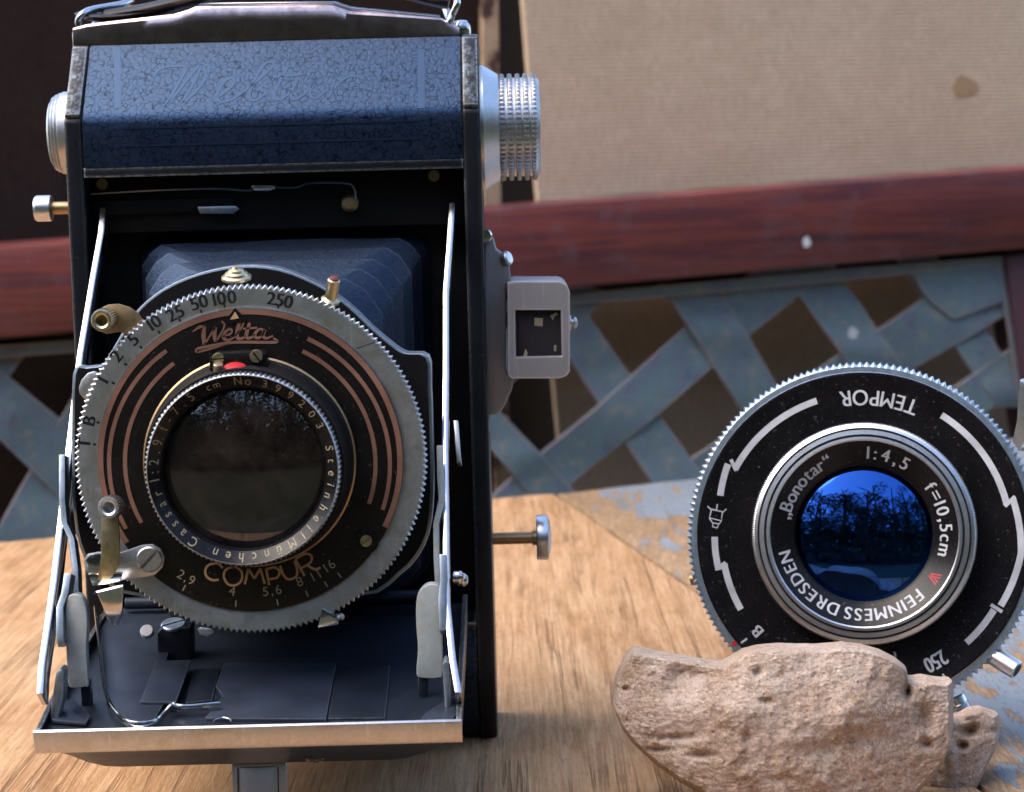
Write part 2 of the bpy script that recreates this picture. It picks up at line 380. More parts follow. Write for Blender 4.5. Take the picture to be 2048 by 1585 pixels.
def add_lathe(bm, prof, mtx, n=96, teeth=None, depth=0.0, teeth_rows=(), square=False):
    """prof: (r, h) list along the axis; rows listed in teeth_rows alternate their radius to make serrations."""
    if teeth: n = teeth * (4 if square else 2)
    rows = []
    for k, (r, h) in enumerate(prof):
        if r < 1e-6:
            rows.append([bm.verts.new(mtx @ Vector((0, 0, h)))]); continue
        row = []
        for i in range(n):
            a = 2 * math.pi * i / n
            rr = r - (depth if (k in teeth_rows and (i % 4 >= 2 if square else i % 2)) else 0.0)
            row.append(bm.verts.new(mtx @ Vector((rr * math.cos(a), rr * math.sin(a), h))))
        rows.append(row)
    for p, q in zip(rows, rows[1:]):
        if len(p) == 1 and len(q) == 1: continue
        for i in range(n):
            j = (i + 1) % n
            if len(p) == 1: bm.faces.new((p[0], q[i], q[j]))
            elif len(q) == 1: bm.faces.new((p[i], q[0], p[j]))
            else: bm.faces.new((p[i], q[i], q[j], p[j]))
def lathe(name, prof, c, ax, mat, parent, n=96, angle=30, **kw):
    bm = bmesh.new(); add_lathe(bm, prof, axis_frame(c, ax), n, **kw)
    return obj(name, finish(bm, name, 0, angle=angle), mat, parent)
def smooth_path(P, sub=8, closed=False):
    P = [Vector(p) for p in P]; out = []; n = len(P)
    for i in range(n if closed else n - 1):
        p0 = P[(i - 1) % n] if closed or i else P[0] * 2 - P[1]
        p1 = P[i]; p2 = P[(i + 1) % n]
        p3 = P[(i + 2) % n] if closed or i + 2 < n else p2 * 2 - p1
        for k in range(sub):
            t = k / sub
            out.append(.5 * ((2 * p1) + (p2 - p0) * t + (2 * p0 - 5 * p1 + 4 * p2 - p3) * t * t + (3 * p1 - p0 - 3 * p2 + p3) * t ** 3))
    if not closed: out.append(P[-1])
    return out
def add_tube(bm, P, r, n=12, closed=False, flat=1.0, upv=None):
    P = [Vector(p) for p in P]; rows = []; m = len(P)
    side = None
    for i, p in enumerate(P):
        t = (P[(i + 1) % m] - P[i - 1]) if closed or 0 < i < m - 1 else (P[1] - P[0] if i == 0 else P[-1] - P[-2])
        t.normalize()
        if upv is not None: side = t.cross(Vector(upv)).normalized()
        elif side is None: side = t.orthogonal().normalized()
        else: side = (side - t * side.dot(t)).normalized()
        b = t.cross(side)
        rr = r[i] if isinstance(r, (list, tuple)) else r
        rows.append([bm.verts.new(p + (side * math.cos(2 * math.pi * k / n) + b * flat * math.sin(2 * math.pi * k / n)) * rr) for k in range(n)])
    for i in range(m if closed else m - 1):
        p, q = rows[i], rows[(i + 1) % m]
        for k in range(n):
            l = (k + 1) % n; bm.faces.new((p[k], q[k], q[l], p[l]))
    if not closed:
        bm.faces.new(rows[0][::-1]); bm.faces.new(rows[-1])
def tube(name, P, r, mat, parent, n=12, sub=6, **kw):
    bm = bmesh.new(); add_tube(bm, smooth_path(P, sub, kw.get('closed', False)) if sub > 1 else P, r, n, **kw)
    return obj(name, finish(bm, name, 0, angle=50), mat, parent)

# ---- lettering
GLYPH = {}
def glyph(ch):
    if ch not in GLYPH:
        cu = bpy.data.curves.new('glyph', 'FONT'); cu.body = ch; cu.size = 1.0; cu.dimensions = '2D'; cu.fill_mode = 'FRONT' if False else cu.fill_mode
        ob = bpy.data.objects.new('glyph', cu)
        me = bpy.data.meshes.new_from_object(ob)
        V = [(v.co.x, v.co.y) for v in me.vertices]; Fc = [tuple(p.vertices) for p in me.polygons]
        bpy.data.meshes.remove(me); bpy.data.objects.remove(ob); bpy.data.curves.remove(cu)
        x0 = min(v[0] for v in V) if V else 0; x1 = max(v[0] for v in V) if V else .28
        GLYPH[ch] = ([(x - x0, y) for x, y in V], Fc, x1 - x0)
    return GLYPH[ch]
CAPH = .70
def arc_text(name, text, c, r, a0, a1, capmm, yf, mat, parent, mode='out', squeeze=1.0, bold=0.0):
    """text from angle a0 to a1 (degrees clockwise from 12 o'clock) round c=(x,z); yf(radius) -> depth of the surface."""
    k = capmm / CAPH; bm = bmesh.new()
    adv = []; 
    for ch in text:
        adv.append((.30 if ch == ' ' else glyph(ch)[2]) * k * squeeze)
    span = abs(R(a1 - a0)) * r
    gap = (span - sum(adv)) / max(1, len(text) - 1)
    sgn = 1 if a1 > a0 else -1
    s = 0.0
    for ch, w_ in zip(text, adv):
        if ch != ' ':
            V, Fc, gw = glyph(ch)
            a = R(a0) + sgn * (s + w_ / 2) / r
            rad = Vector((math.sin(a), math.cos(a))); tan = Vector((math.cos(a), -math.sin(a)))
            up = rad if mode == 'out' else -rad; rt = tan if mode == 'out' else -tan
            for dx in ((0.0,) if not bold else (-bold, bold)):
                vs = []
                for x, y in V:
                    p = Vector(c) + rad * r + rt * ((x - gw / 2) * k * squeeze + dx) + up * (y * k - capmm / 2)
                    q = (p - Vector(c)).length
                    vs.append(bm.verts.new((p.x, yf(q) - (0.01 if dx > 0 else 0), p.y)))
                for f in Fc:
                    try: bm.faces.new([vs[i] for i in f])
                    except ValueError: pass
        s += w_ + gap
    return obj(name, finish(bm, name, 0, smooth=False), mat, parent)
def add_stroke(bm, pts, wd, y, sub=6, thick=0.06, frame=None):
    """a pen stroke in the XZ plane (rounded ends), width wd (number or per-point list), raised by thick."""
    f = frame or (lambda x, z, d: Vector((x, y - d, z)))
    P3 = [Vector((p[0], p[1], 0)) for p in pts]
    P = smooth_path(P3, sub) if sub > 1 else P3
    n = len(P)
    L, Rr = [], []
    for i in range(n):
        t = (P[min(i + 1, n - 1)] - P[max(i - 1, 0)]); t.normalize()
        nn = Vector((-t.y, t.x, 0))
        if isinstance(wd, (list, tuple)):
            u = i / max(1, n - 1) * (len(wd) - 1); j = min(int(u), len(wd) - 2); wv = wd[j] * (1 - u + j) + wd[j + 1] * (u - j)
        else: wv = wd
        L.append(P[i] + nn * wv / 2); Rr.append(P[i] - nn * wv / 2)
    for side in (0,):
        top = [(bm.verts.new(f(a.x, a.y, thick)), bm.verts.new(f(b.x, b.y, thick)), bm.verts.new(f(a.x, a.y, -.02)), bm.verts.new(f(b.x, b.y, -.02))) for a, b in zip(L, Rr)]
        for p, q in zip(top, top[1:]):
            bm.faces.new((p[0], q[0], q[1], p[1])); bm.faces.new((p[0], p[2], q[2], q[0])); bm.faces.new((p[1], q[1], q[3], p[3]))
        for e in (top[0], top[-1]): bm.faces.new((e[0], e[1], e[3], e[2]))
def strokes(name, lines, wd, y, mat, parent, sub=6, thick=.06, frame=None):
    bm = bmesh.new()
    for l in lines:
        if len(l) == 2 and isinstance(l[1], (list, float, int)) and isinstance(l[0], list): add_stroke(bm, l[0], l[1], y, sub, thick, frame)
        else: add_stroke(bm, l, wd, y, sub, thick, frame)
    return obj(name, finish(bm, name, 0, angle=40), mat, parent)
def arc_pts(c, r, a0, a1, n=40):
    return [(c[0] + r * math.sin(R(a0 + (a1 - a0) * i / n)), c[1] + r * math.cos(R(a0 + (a1 - a0) * i / n))) for i in range(n + 1)]
def screw(name, c, r, mat, parent, ax=(0, -1, 0), slot=45, h=.5, dome=.25):
    """a slotted screw head: a domed disc with a real slot cut across it"""
    bm = bmesh.new(); m = axis_frame(c, ax)
    sw = r * .13; sdep = h * 1.0
    # two half discs with a floor between them
    n = 20; sl_ = R(slot)
    for sgn in (-1, 1):
        ring = []
        a0 = math.asin(sw / r)
        pts = [(r * math.cos(a0 + (math.pi - 2 * a0) * i / n), r * math.sin(a0 + (math.pi - 2 * a0) * i / n)) for i in range(n + 1)]
        rot = Matrix.Rotation(sl_ + (0 if sgn > 0 else math.pi), 4, 'Z')
        top = [bm.verts.new(m @ rot @ Vector((x * .9, max(y * .9, sw), h))) for x, y in pts]; mid = [bm.verts.new(m @ rot @ Vector((x, y, h - dome))) for x, y in pts]; bot = [bm.verts.new(m @ rot @ Vector((x, y, -.3))) for x, y in pts]
        bm.faces.new(top)
        for A, B in ((top, mid), (mid, bot)):
            for i in range(n): bm.faces.new((A[i], B[i], B[i + 1], A[i + 1]))
            bm.faces.new((A[-1], B[-1], B[0], A[0]))
    fl = [bm.verts.new(m @ Matrix.Rotation(sl_, 4, 'Z') @ Vector((x, y, h - sdep))) for x, y in ((-r * .97, -sw * 1.3), (r * .97, -sw * 1.3), (r * .97, sw * 1.3), (-r * .97, sw * 1.3))]
    ff = bm.faces.new(fl); ff.material_index = 1  # slot floor coloured dark to stand for its shade
    o = obj(name, finish(bm, name, 0, angle=30), mat, parent); o.data.materials.append(MAT['ink']); return o

# ================================================================== SETTING
# ---- ground far below the table
bm = bmesh.new()
g = [bm.verts.new((x, y, -760)) for x, y in ((-2e5, -2e5), (2e5, -2e5), (2e5, 2e5), (-2e5, 2e5))]; bm.faces.new(g)
o = obj('ground', finish(bm, 'ground', smooth=False), 'soil'); o['kind'] = 'structure'

# ---- the table: old planks running away from the viewer, ends ragged
table = thing('wooden_table', 'old bare wooden table top with flaking blue paint under the cameras', 'table', (0, 100, -700))
def jag(p, q, n, amp, seed):
    rnd = random.Random(seed); out = []
    for i in range(n + 1):
        t = i / n; e = amp * (noise.noise((t * 9.0, seed, 0)) * 1.0 + .5 * noise.noise((t * 40.0, seed, 3)))
        out.append((p[0] + (q[0] - p[0]) * t, p[1] + (q[1] - p[1]) * t + e))
    return out
def far_y(x):                                 # far edge of the table
    return 341.5 + .43 * x + (.0002 * x * x if x < 0 else .0005 * x * x)
def joint_x(y, k=0): return 15.4 + (346.4 - y) * .186 + k
def plank(xl, xr, mat, seed, ztop=0.0):
    """xl(y), xr(y): the long sides"""
    near = -128.0
    L = []; Rr = []
    for i in range(41):
        y = near + i / 40 * 1.0 * (1)
    yl = far_y(xl(330)); yr = far_y(xr(345))
    poly = [(xl(near), near), (xr(near), near)]
    poly += [(xr(near + (yr - near) * i / 30) + .5 * noise.noise((i * .9, seed, 1)), near + (yr - near) * i / 30) for i in range(1, 30)]
    poly += jag((xr(yr), yr), (xl(yl), yl), 70, 3.0, seed)
    poly += [(xl(yl + (near - yl) * i / 30) + .5 * noise.noise((i * .9, seed, 2)), yl + (near - yl) * i / 30) for i in range(1, 30)]
    bm = bmesh.new(); add_poly_prism(bm, poly, F_XY, ztop - 24, ztop)
    return obj('plank', finish(bm, 'plank', .7, 2, bang=60), mat, table)
plank(lambda y: joint_x(y, -420), lambda y: joint_x(y, -262.0), 'table_wood', 5)
plank(lambda y: joint_x(y, -260.5), lambda y: joint_x(y, -1.0), 'table_wood', 1)
plank(lambda y: joint_x(y, .6), lambda y: joint_x(y, 150), 'painted_wood', 2, -.4)
plank(lambda y: joint_x(y, 151.5), lambda y: joint_x(y, 300), 'painted_wood', 3, -.2)
for x, y in ((-230, 240), (190, 380), (-200, -95), (230, -95)):
    box('leg', (x - 25, x + 25), (y - 25, y + 25), (-760, -24.5), 'table_wood', table, 2)

# ---- the screen behind: red rail, woven metal lattice, stile
BA = R(16.0); BU = Vector((math.cos(BA), math.sin(BA), 0)); BN = Vector((math.sin(BA), -math.cos(BA), 0)); BO = Vector((0, 470, 0))
def bgp(px, py, off=0.0):                      # pixel -> coordinates in the screen's own plane (off = millimetres towards the viewer)
    d = ray(px, py); o_ = BO + BN * off
    p = EYEP + d * ((o_ - EYEP).dot(BN) / d.dot(BN))
    return ((p - BO).dot(BU), p.z)
F_BG = lambda a, b, d: BO + BU * a + BN * d + Vector((0, 0, b))
def BGL(pts, off=0): return [bgp(a, b, off) for a, b in pts]
screen = thing('garden_screen', 'red brown wooden rail over a woven blue grey metal lattice behind the table', 'screen', (0, 470, -760))
# the rail runs past both sides of the picture
prism('rail', BGL([(-160, 506), (2230, 322), (2230, 482), (1010, 588), (-160, 694)], 14), F_BG, 14, -42, 'red_wood', screen, 1.6, 2)
prism('rail', BGL([(-160, 1300), (2230, 1120), (2230, 1290), (-160, 1480)], 10), F_BG, 10, -14, 'red_wood', screen, 1.6, 2)
prism('stile', BGL([(2012, 512), (2230, 480), (2260, 1180), (2110, 1180)], 8), F_BG, 8, -14, 'stile_wood', screen, 1.2, 2)
prism('stile', BGL([(-330, 260), (-200, 255), (-200, 1500), (-330, 1500)], 8), F_BG, 8, -14, 'stile_wood', screen, 1.2, 2)
for px in (-270, 2190):
    u = bgp(px, 900)[0]
    prism('leg', [(u - 22, -760), (u + 22, -760), (u + 22, -40), (u - 22, -40)], F_BG, -15, -45, 'red_wood', screen, 1.2, 2)
# lattice strips: two crossing families, woven over and under
def line_at(e, s):                             # e: two pixels on an edge
    return (e[0][0] + (e[1][0] - e[0][0]) * s, e[0][1] + (e[1][1] - e[0][1]) * s)
def lattice_strip(e0, e1, ups):
    """e0, e1: the two long edges (pixel pairs, same direction); ups: (s, height) bends where it passes over (+) or under (-)."""
    bm = bmesh.new(); prev = None
    st = []
    for s in [i / 36 for i in range(37)]:
        h = 0.0
        for s0, hh in ups:
            u = (s - s0) / .10
            h += hh * math.exp(-u * u)
        a = Vector(bgp(*line_at(e0, s))); b = Vector(bgp(*line_at(e1, s))); wdn = (b - a) * .06; a, b = a - wdn, b + wdn
        st.append((F_BG(*a, h + 1.0), F_BG(*b, h + 1.0), F_BG(*b, h - 1.0), F_BG(*a, h - 1.0)))
    rows = [[bm.verts.new(p) for p in q] for q in st]
    for p, q in zip(rows, rows[1:]):
        for k in range(4): bm.faces.new((p[k], q[k], q[(k + 1) % 4], p[(k + 1) % 4]))
    bm.faces.new(rows[0][::-1]); bm.faces.new(rows[-1])
    return obj('lattice_strip', finish(bm, 'lattice_strip', .25, 1, angle=25, bang=50), 'lattice_metal', screen)
A = 1.6
# falling to the right
lattice_strip(((880, 700), (1170, 1010)), ((838, 726), (1098, 1032)), [(.66, A)])
lattice_strip(((1112, 548), (1440, 1010)), ((1050, 575), (1350, 1030)), [(.40, -A), (.9, A)])
lattice_strip(((1424, 566), (1640, 925)), ((1322, 566), (1550, 915)), [(.28, A), (.78, -A)])
lattice_strip(((1662, 530), (1880, 860)), ((1556, 522), (1782, 850)), [(.10, -A), (.52, A)])
lattice_strip(((1860, 500), (2070, 815)), ((1788, 505), (1995, 815)), [(.42, -A), (.9, A)])
lattice_strip(((560, 610), (930, 1030)), ((490, 640), (850, 1060)), [(.3, A), (.75, -A)])
lattice_strip(((330, 640), (720, 1070)), ((270, 680), (640, 1100)), [(.3, -A), (.75, A)])
lattice_strip(((-70, 688), (330, 1020)), ((-130, 749), (270, 1130)), [(.30, A), (.72, -A)])
# rising to the right
lattice_strip(((935, 1040), (1560, 500)), ((1040, 1050), (1665, 528)), [(.18, -A), (.42, A), (.70, -A)])
lattice_strip(((1290, 985), (1905, 562)), ((1390, 1000), (2060, 590)), [(.28, A), (.58, -A), (.84, A)])
lattice_strip(((1640, 950), (2040, 690)), ((1730, 970), (2060, 760)), [(.3, -A), (.7, A)])
lattice_strip(((560, 1080), (1130, 560)), ((660, 1090), (1220, 585)), [(.25, A), (.6, -A)])
lattice_strip(((230, 1110), (760, 590)), ((330, 1120), (850, 600)), [(.3, -A), (.7, A)])
lattice_strip(((-63, 1170), (205, 700)), ((40, 1190), (310, 705)), [(.42, -A), (.85, A)])
lattice_strip(((-170, 850), (-50, 690)), ((-60, 850), (62, 686)), [(.8, -A)])
# the lattice's flat border, with the top strip hiding the ends
prism('border', BGL([(-140, 700), (150, 680), (1145, 588), (1690, 538), (2012, 512), (2014, 528), (1820, 547), (1690, 561), (1330, 594), (1160, 608), (150, 705), (-140, 726)], 2.8), F_BG, 4.2, 3.0, 'lattice_metal', screen, .25, 1)
prism('border', BGL([(1990, 512), (2016, 512), (2100, 1000), (2068, 1000)], 2.8), F_BG, 3.9, 2.8, 'lattice_metal', screen, .25, 1)
prism('corner_plate', BGL([(1815, 535), (1992, 518), (2012, 600), (1905, 640), (1852, 598)], 2.8), F_BG, 4.0, 2.9, 'lattice_metal', screen, .25, 1)
prism('dark_gap_strip', BGL([(-160, 688), (1010, 580), (2012, 493), (2012, 521), (1160, 597), (-160, 718)], -5), F_BG, -5, -12, 'dark_wood', screen, .3, 1)  # dark filler that paints the gap under the rail black
def blob(name, px, py, w_, h_, off, mat, parent, seed):
    c = bgp(px, py, off); k = (Vector(F_BG(*c, off)) - EYEP).dot(FW) / FPX
    poly = []
    for i in range(14):
        a = 2 * math.pi * i / 14; e = 1 + .35 * noise.noise((math.cos(a) * 1.5, math.sin(a) * 1.5, seed))
        poly.append((c[0] + w_ * k * e * math.cos(a) / 2, c[1] + h_ * k * e * math.sin(a) / 2))
    prism(name, poly, F_BG, off + .12, off - .1, mat, parent, 0)
blob('paint_spot', 1706, 668, 22, 26, 2.0, 'white_spot', screen, 2.0)
blob('paint_spot', 1613, 485, 16, 24, 14.1, 'white_spot', screen, 4.0)

# ---- behind the screen: woven mat, a narrow strip, a panel coloured as if in shade
def backplate(name, px, off, mat, label, cat, thick=5, bow=0.0):
    P = BGL(px, off)
    o = prism(name, P, F_BG, off, off - thick, mat, None, .5, 1)
    o['label'] = label; o['category'] = cat
    return o
MO = -48
backplate('woven_mat', [(1048, -560), (2700, -560), (2700, 3300), (1250, 3300), (1120, 900), (1076, 400), (1046, 0)], MO, 'mat_weave', 'tan woven mat with small brown stains hanging behind the screen', 'mat')
blob_c = (1931, 182)
mat_root = bpy.data.objects['woven_mat']
blob('stain', 1928, 176, 52, 46, MO + .15, 'stain', mat_root, 9.0)
backplate('rusty_strip', [(962, -560), (990, -560), (1003, 400), (1020, 900), (1100, 3300), (1065, 3300), (990, 900), (966, 400)], MO - 6, 'rust_strip', 'narrow tan strip with rust spots left of the woven mat', 'strip')
backplate('dark_backdrop', [(-700, -560), (968, -560), (972, 400), (1000, 900), (1080, 3300), (-700, 3300)], MO - 16, 'shaded_weave', 'dark brown woven backdrop, its shade put into the colour, behind the folding camera', 'backdrop')
backplate('dark_gap_fill', [(985, -560), (1060, -560), (1090, 400), (1130, 900), (1270, 3300), (1095, 3300), (1015, 900), (998, 400)], MO - 22, 'dark_wood', 'near black upright filling the dark gap between the rusty strip and the woven mat', 'fill', 20)  # solid near black fill standing for the shaded gap

# ---- trees behind the viewer, seen only as reflections in the lenses
def crown_mesh(seed, n=3900):
    rnd = random.Random(seed); bm = bmesh.new(); cl = []
    for i in range(34):
        while True:
            p = Vector((rnd.uniform(-1, 1), rnd.uniform(-1, 1), rnd.uniform(-1, 1)))
            if p.length < 1: break
        cl.append((Vector((p.x * 1500, p.y * 1500, p.z * 2000)), rnd.uniform(260, 620)))
    for i in range(n):
        c, r = rnd.choice(cl)
        d = Vector((rnd.gauss(0, 1), rnd.gauss(0, 1), rnd.gauss(0, 1))).normalized() * r * rnd.uniform(.5, 1.05)
        p = c + d; s = rnd.uniform(38, 95)
        u = Vector((rnd.gauss(0, 1), rnd.gauss(0, 1), rnd.gauss(0, .6))).normalized(); v = u.orthogonal().normalized()
        v = (Matrix.Rotation(rnd.uniform(0, 6.28), 3, u) @ v)
        q = [bm.verts.new(p + u * s), bm.verts.new(p + v * s * .55), bm.verts.new(p - u * s), bm.verts.new(p - v * s * .55)]
        bm.faces.new(q)
    return finish(bm, 'crown', smooth=False)
def trunk_mesh(seed):
    rnd = random.Random(seed); bm = bmesh.new()
    P = [Vector((0, 0, 0)), Vector((60, 30, 1500)), Vector((-40, 60, 3000)), Vector((30, -30, 5200))]
    add_tube(bm, smooth_path(P, 5), [170 - 9 * i for i in range(16)], 9)
    for k in range(7):
        z = 1900 + k * 420; a = rnd.uniform(0, 6.28)
        add_tube(bm, smooth_path([Vector((0, 20, z)), Vector((500 * math.cos(a), 500 * math.sin(a), z + 380)), Vector((1150 * math.cos(a), 1150 * math.sin(a), z + 650))], 4), [60, 55, 50, 45, 40, 34, 28, 22, 14], 6)
    return finish(bm, 'trunk')
crowns = [crown_mesh(11), crown_mesh(12), crown_mesh(13)]; trunks = [trunk_mesh(3), trunk_mesh(4)]
TREES = [(-9.0, -2.5, 1.0), (-7.2, -5.4, 1.1), (-5.0, -7.2, .95), (-2.9, -8.0, 1.15), (-.8, -7.4, 1.0), (1.4, -8.2, 1.1), (3.4, -7.0, .95), (5.6, -6.6, 1.1), (7.4, -4.6, 1.05), (8.6, -2.0, 1.0),
         (-12.5, -8.0, 1.75), (-8.5, -11.5, 1.9), (-4.4, -12.8, 1.7), (-.4, -13.6, 2.0), (3.8, -12.6, 1.75), (8.0, -11.2, 1.9), (12.0, -8.0, 1.8)]
for i, (x, y, s) in enumerate(TREES):
    t = thing('leafy_tree', 'leafy green tree behind the viewer, seen only mirrored in the lenses', 'tree', (x * 1000, y * 1000, -760), 'trees mirrored in the lenses', local=Matrix.Translation((x, y, -.76)) @ Matrix.Rotation(i * 1.7, 4, 'Z') @ Matrix.Diagonal((s * 1.2, s * 1.2, s * 1.02, 1)))
    obj('trunk', trunks[i % 2], 'bark' if i < 2 else None, t)
    c = obj('crown', crowns[i % 3], 'leaf' if i < 3 else None, t); c.location = (0, 0, 2.9)
# unseen ring of foliage, added to block the bright low sky between the trees
rnd = random.Random(5); bm = bmesh.new()
for i in range(15000):
    a = rnd.uniform(-1.9, 1.9); d = rnd.uniform(21000, 25000); hgt = 4700 + 2000 * noise.noise((a * 5, 0, 1)) + 1200 * noise.noise((a * 17, 3, 1))
    p = Vector((d * math.sin(a), -d * math.cos(a), -760 + hgt * rnd.random() ** .8)); s = rnd.uniform(260, 520)
    u = Vector((rnd.gauss(0, 1), rnd.gauss(0, 1), rnd.gauss(0, 1))).normalized(); v = u.orthogonal().normalized()
    bm.faces.new([bm.verts.new(p + u * s), bm.verts.new(p + v * s * .7), bm.verts.new(p - u * s), bm.verts.new(p - v * s * .7)])
o = obj('sky_blocking_wood', finish(bm, 'sky_blocking_wood', smooth=False), 'leaf'); o['kind'] = 'stuff'; o['label'] = 'dark green wood far behind the viewer, added to block the low sky'; o['category'] = 'wood'
for i, (x, y, s) in enumerate([(-7.0, -2.2, .8), (-6.2, -4.0, .9), (-4.8, -5.2, .8), (-3.2, -5.8, .95), (-1.7, -6.0, .8), (-.2, -6.2, .9), (1.3, -6.0, .85), (2.8, -5.8, .9), (4.3, -5.2, .8), (5.6, -4.2, .95), (6.6, -2.4, .85)]):
    t = thing('leafy_shrub', 'low leafy shrub behind the viewer, seen only mirrored in the lenses', 'shrub', group='shrubs mirrored in the lenses', local=Matrix.Translation((x, y, -.76)) @ Matrix.Rotation(i * 2.3, 4, 'Z') @ Matrix.Diagonal((s * .62, s * .62, s * .42, 1)))
    c = obj('crown', crowns[(i + 1) % 3], None, t); c.location = (0, 0, 2.2)
    obj('stem', trunks[i % 2], None, t).scale = (.3, .3, .5)

# ================================================================== FOLDING CAMERA
XC, HW = -45.3, 40.5                           # middle and half width of the body
XL, XR = XC - HW, XC + HW
ZT, ZC0, ZO = 143.6, 129.0, 117.0              # top, crease, top of the opening
fc = thing('folding_camera', 'old black folding camera with bellows and large ringed shutter dial', 'camera', (XC, 0, 0))
P_ = fc
SIDE = 3.5
prof = [(0, ZC0 - 1), (-.2, 20), (0, 15), (11.5, .6), (13, 0), (33, 0), (34, 1), (34, ZT - 1), (33, ZT), (13.5, ZT), (11.8, ZT - .4)]
for sx in (-1, 1):
    x0 = XC + sx * HW; x1 = XC + sx * (HW - SIDE)
    prism('side_plate', prof, F_YZ, min(x0, x1), max(x0, x1), 'body_black', P_, .55, 3)
    # the sloped shoulder is rubbed to bare metal
    prism('worn_shoulder', [(-.06, ZC0 + .3), (11.5, ZT - .55), (11.9, ZT - .8), (.3, ZC0 - .3)], F_YZ, min(x0, x1) + .25, max(x0, x1) - .3, 'worn_black', P_, .1)
XI0, XI1 = XL + SIDE, XR - SIDE
# spool chambers: body metal under leather
def chamber(name, up):
    f = (lambda z: z) if up else (lambda z: 144 - z)
    pr = [(.4, f(ZO + .2)), (.4, f(ZC0 - 1.2)), (12, f(ZT - .6)), (33, f(ZT - .4)), (33, f(ZO + .2))]
    prism(name, pr, F_YZ, XI0 - .05, XI1 + .05, 'body_black', P_, .2, 1)
chamber('upper_chamber', True); chamber('lower_chamber', False)
prism('back', [(XI0, 26), (XI1, 26), (XI1, 118), (XI0, 118)], F_XZ, 15, 33, 'inner_black', P_, 0)
# leather covering, following the sloped top and the front (one skin with thickness)
def skin(name, up, x0, x1, mat):
    f = (lambda z: z) if up else (lambda z: 144 - z)
    path = [(-.1, 118.9), (-.2, 121), (-.25, 124.5), (-.2, 127.2), (.1, 128.6), (.9, 129.7), (2.2, 131.2), (6.5, 136.4), (11.4, 142.3), (12.4, 143.2)]
    bm = bmesh.new(); rows = []
    NX = 60
    for i in range(NX + 1):
        x = x0 + (x1 - x0) * i / NX
        rows.append([bm.verts.new((x, y - .15, f(z) + .05)) for y, z in path] + [bm.verts.new((x, y + .9, f(z) - .3 if up else f(z) + .3)) for y, z in path[::-1]])
    m = len(rows[0])
    for p, q in zip(rows, rows[1:]):
        for k in range(m): bm.faces.new((p[k], q[k], q[(k + 1) % m], p[(k + 1) % m]))
    bm.faces.new(rows[0][::-1]); bm.faces.new(rows[-1])
    return obj(name, finish(bm, name, 0, angle=60), mat, P_)
lea = skin('leather_covering', True, XI0 + .25, XI1 - .25, 'leather')
skin('leather_covering', False, XI0 + .25, XI1 - .25, 'leather')
# embossed on the sloped leather: two smooth bands and the flowing script name
sl_o = Vector((0, 2.2, 131.2)); sl_d = Vector((0, 9.2, 11.1)).normalized(); sl_n = Vector((0, -11.1, 9.2)).normalized()
def slope_frame(px, py):                       # pixel -> (x, distance up the slope)
    d = ray(px, py); t = (sl_o - EYEP).dot(sl_n) / d.dot(sl_n); p = EYEP + d * t
    return (p.x, (p - sl_o).dot(sl_d))
F_SL = lambda a, b, d: sl_o + Vector((a, 0, 0)) + sl_d * b + sl_n * (d + .16)
F_SL0 = lambda a, b, d: Vector((a, 0, 0)) + sl_o - Vector((sl_o.x, 0, 0)) + sl_d * b + sl_n * (d + .16)
for x0, x1 in ((229, 243), (837, 849)):
    strokes('embossed_band', [[slope_frame((x0 + x1) / 2, 218), slope_frame((x0 + x1) / 2 - 1, 100)]], 1.35, 0, 'leather_smooth', lea, 1, .05, F_SL)
def sf(pts): return [slope_frame(*p) for p in pts]
SCR = [  # W e l t u r in a slanted copperplate hand
    [(306, 156), (322, 139), (350, 134), (372, 138), (356, 170), (330, 216), (352, 190), (398, 134), (392, 160), (366, 206), (398, 178), (416, 148), (418, 132), (408, 136), (414, 150)],
    [(436, 196), (462, 176), (468, 160), (452, 162), (436, 186), (438, 204), (460, 202), (486, 186)],
    [(486, 186), (530, 150), (548, 130), (532, 128), (508, 164), (498, 196), (512, 202), (534, 186)],
    [(576, 134), (556, 172), (548, 196), (562, 200), (584, 184)], [(546, 156), (606, 150)],
    [(596, 158), (582, 190), (592, 200), (616, 182), (632, 158), (620, 188), (632, 198), (652, 182)],
    [(656, 170), (668, 156), (664, 182), (656, 198)], [(664, 182), (690, 158), (712, 154), (728, 160)]]
strokes('embossed_name', [sf(l) for l in SCR], .62, 0, 'leather_smooth', lea, 6, .05, F_SL)
strokes('embossed_line', [[(XI0 + 8, 123.0), (XI1 - 8, 123.0)], [(XI0 + 8, 126.4), (XI1 - 8, 126.4)]], .35, -.42, 'leather_smooth', lea, 1, .06)
# header of the opening with screws and the release lever
prism('header', [(XI0 - .02, 117.0), (XI1 + .02, 117.0), (XI1 + .02, 119.0), (XI0 - .02, 119.0)], F_XZ, -.15, 3, 'body_black', P_, .2, 2)
prism('inner_header', [(XI0, 106), (XI1, 106), (XI1, 117.5), (XI0, 117.5)], F_XZ, 8, 15.5, 'inner_black', P_, .2)
for px, py, sl in ((205, 369, 60), (868, 352, -35)):
    screw('screw', U(px, py, 7.9), 1.2, 'old_brass', P_, slot=sl)
lev = smooth_path([Vector((q.x, 6.2, q.z)) for q in (U(a, b, 6.2) for a, b in ((175, 388), (230, 385), (300, 381), (430, 377), (495, 381), (512, 377), (545, 374), (562, 375), (595, 374), (620, 366), (690, 366), (708, 374), (712, 398)))], 5)
bm = bmesh.new(); add_tube(bm, lev, .28, 8, flat=2.2, upv=(0, 1, 0)); obj('release_lever', finish(bm, 'release_lever', 0), 'gunmetal', P_)
prism('lever_catch', XZ([(500, 372), (518, 369), (545, 370), (556, 376), (540, 383), (510, 383)], 5.6), F_XZ, 5.0, 6.0, 'chrome', P_, .3)
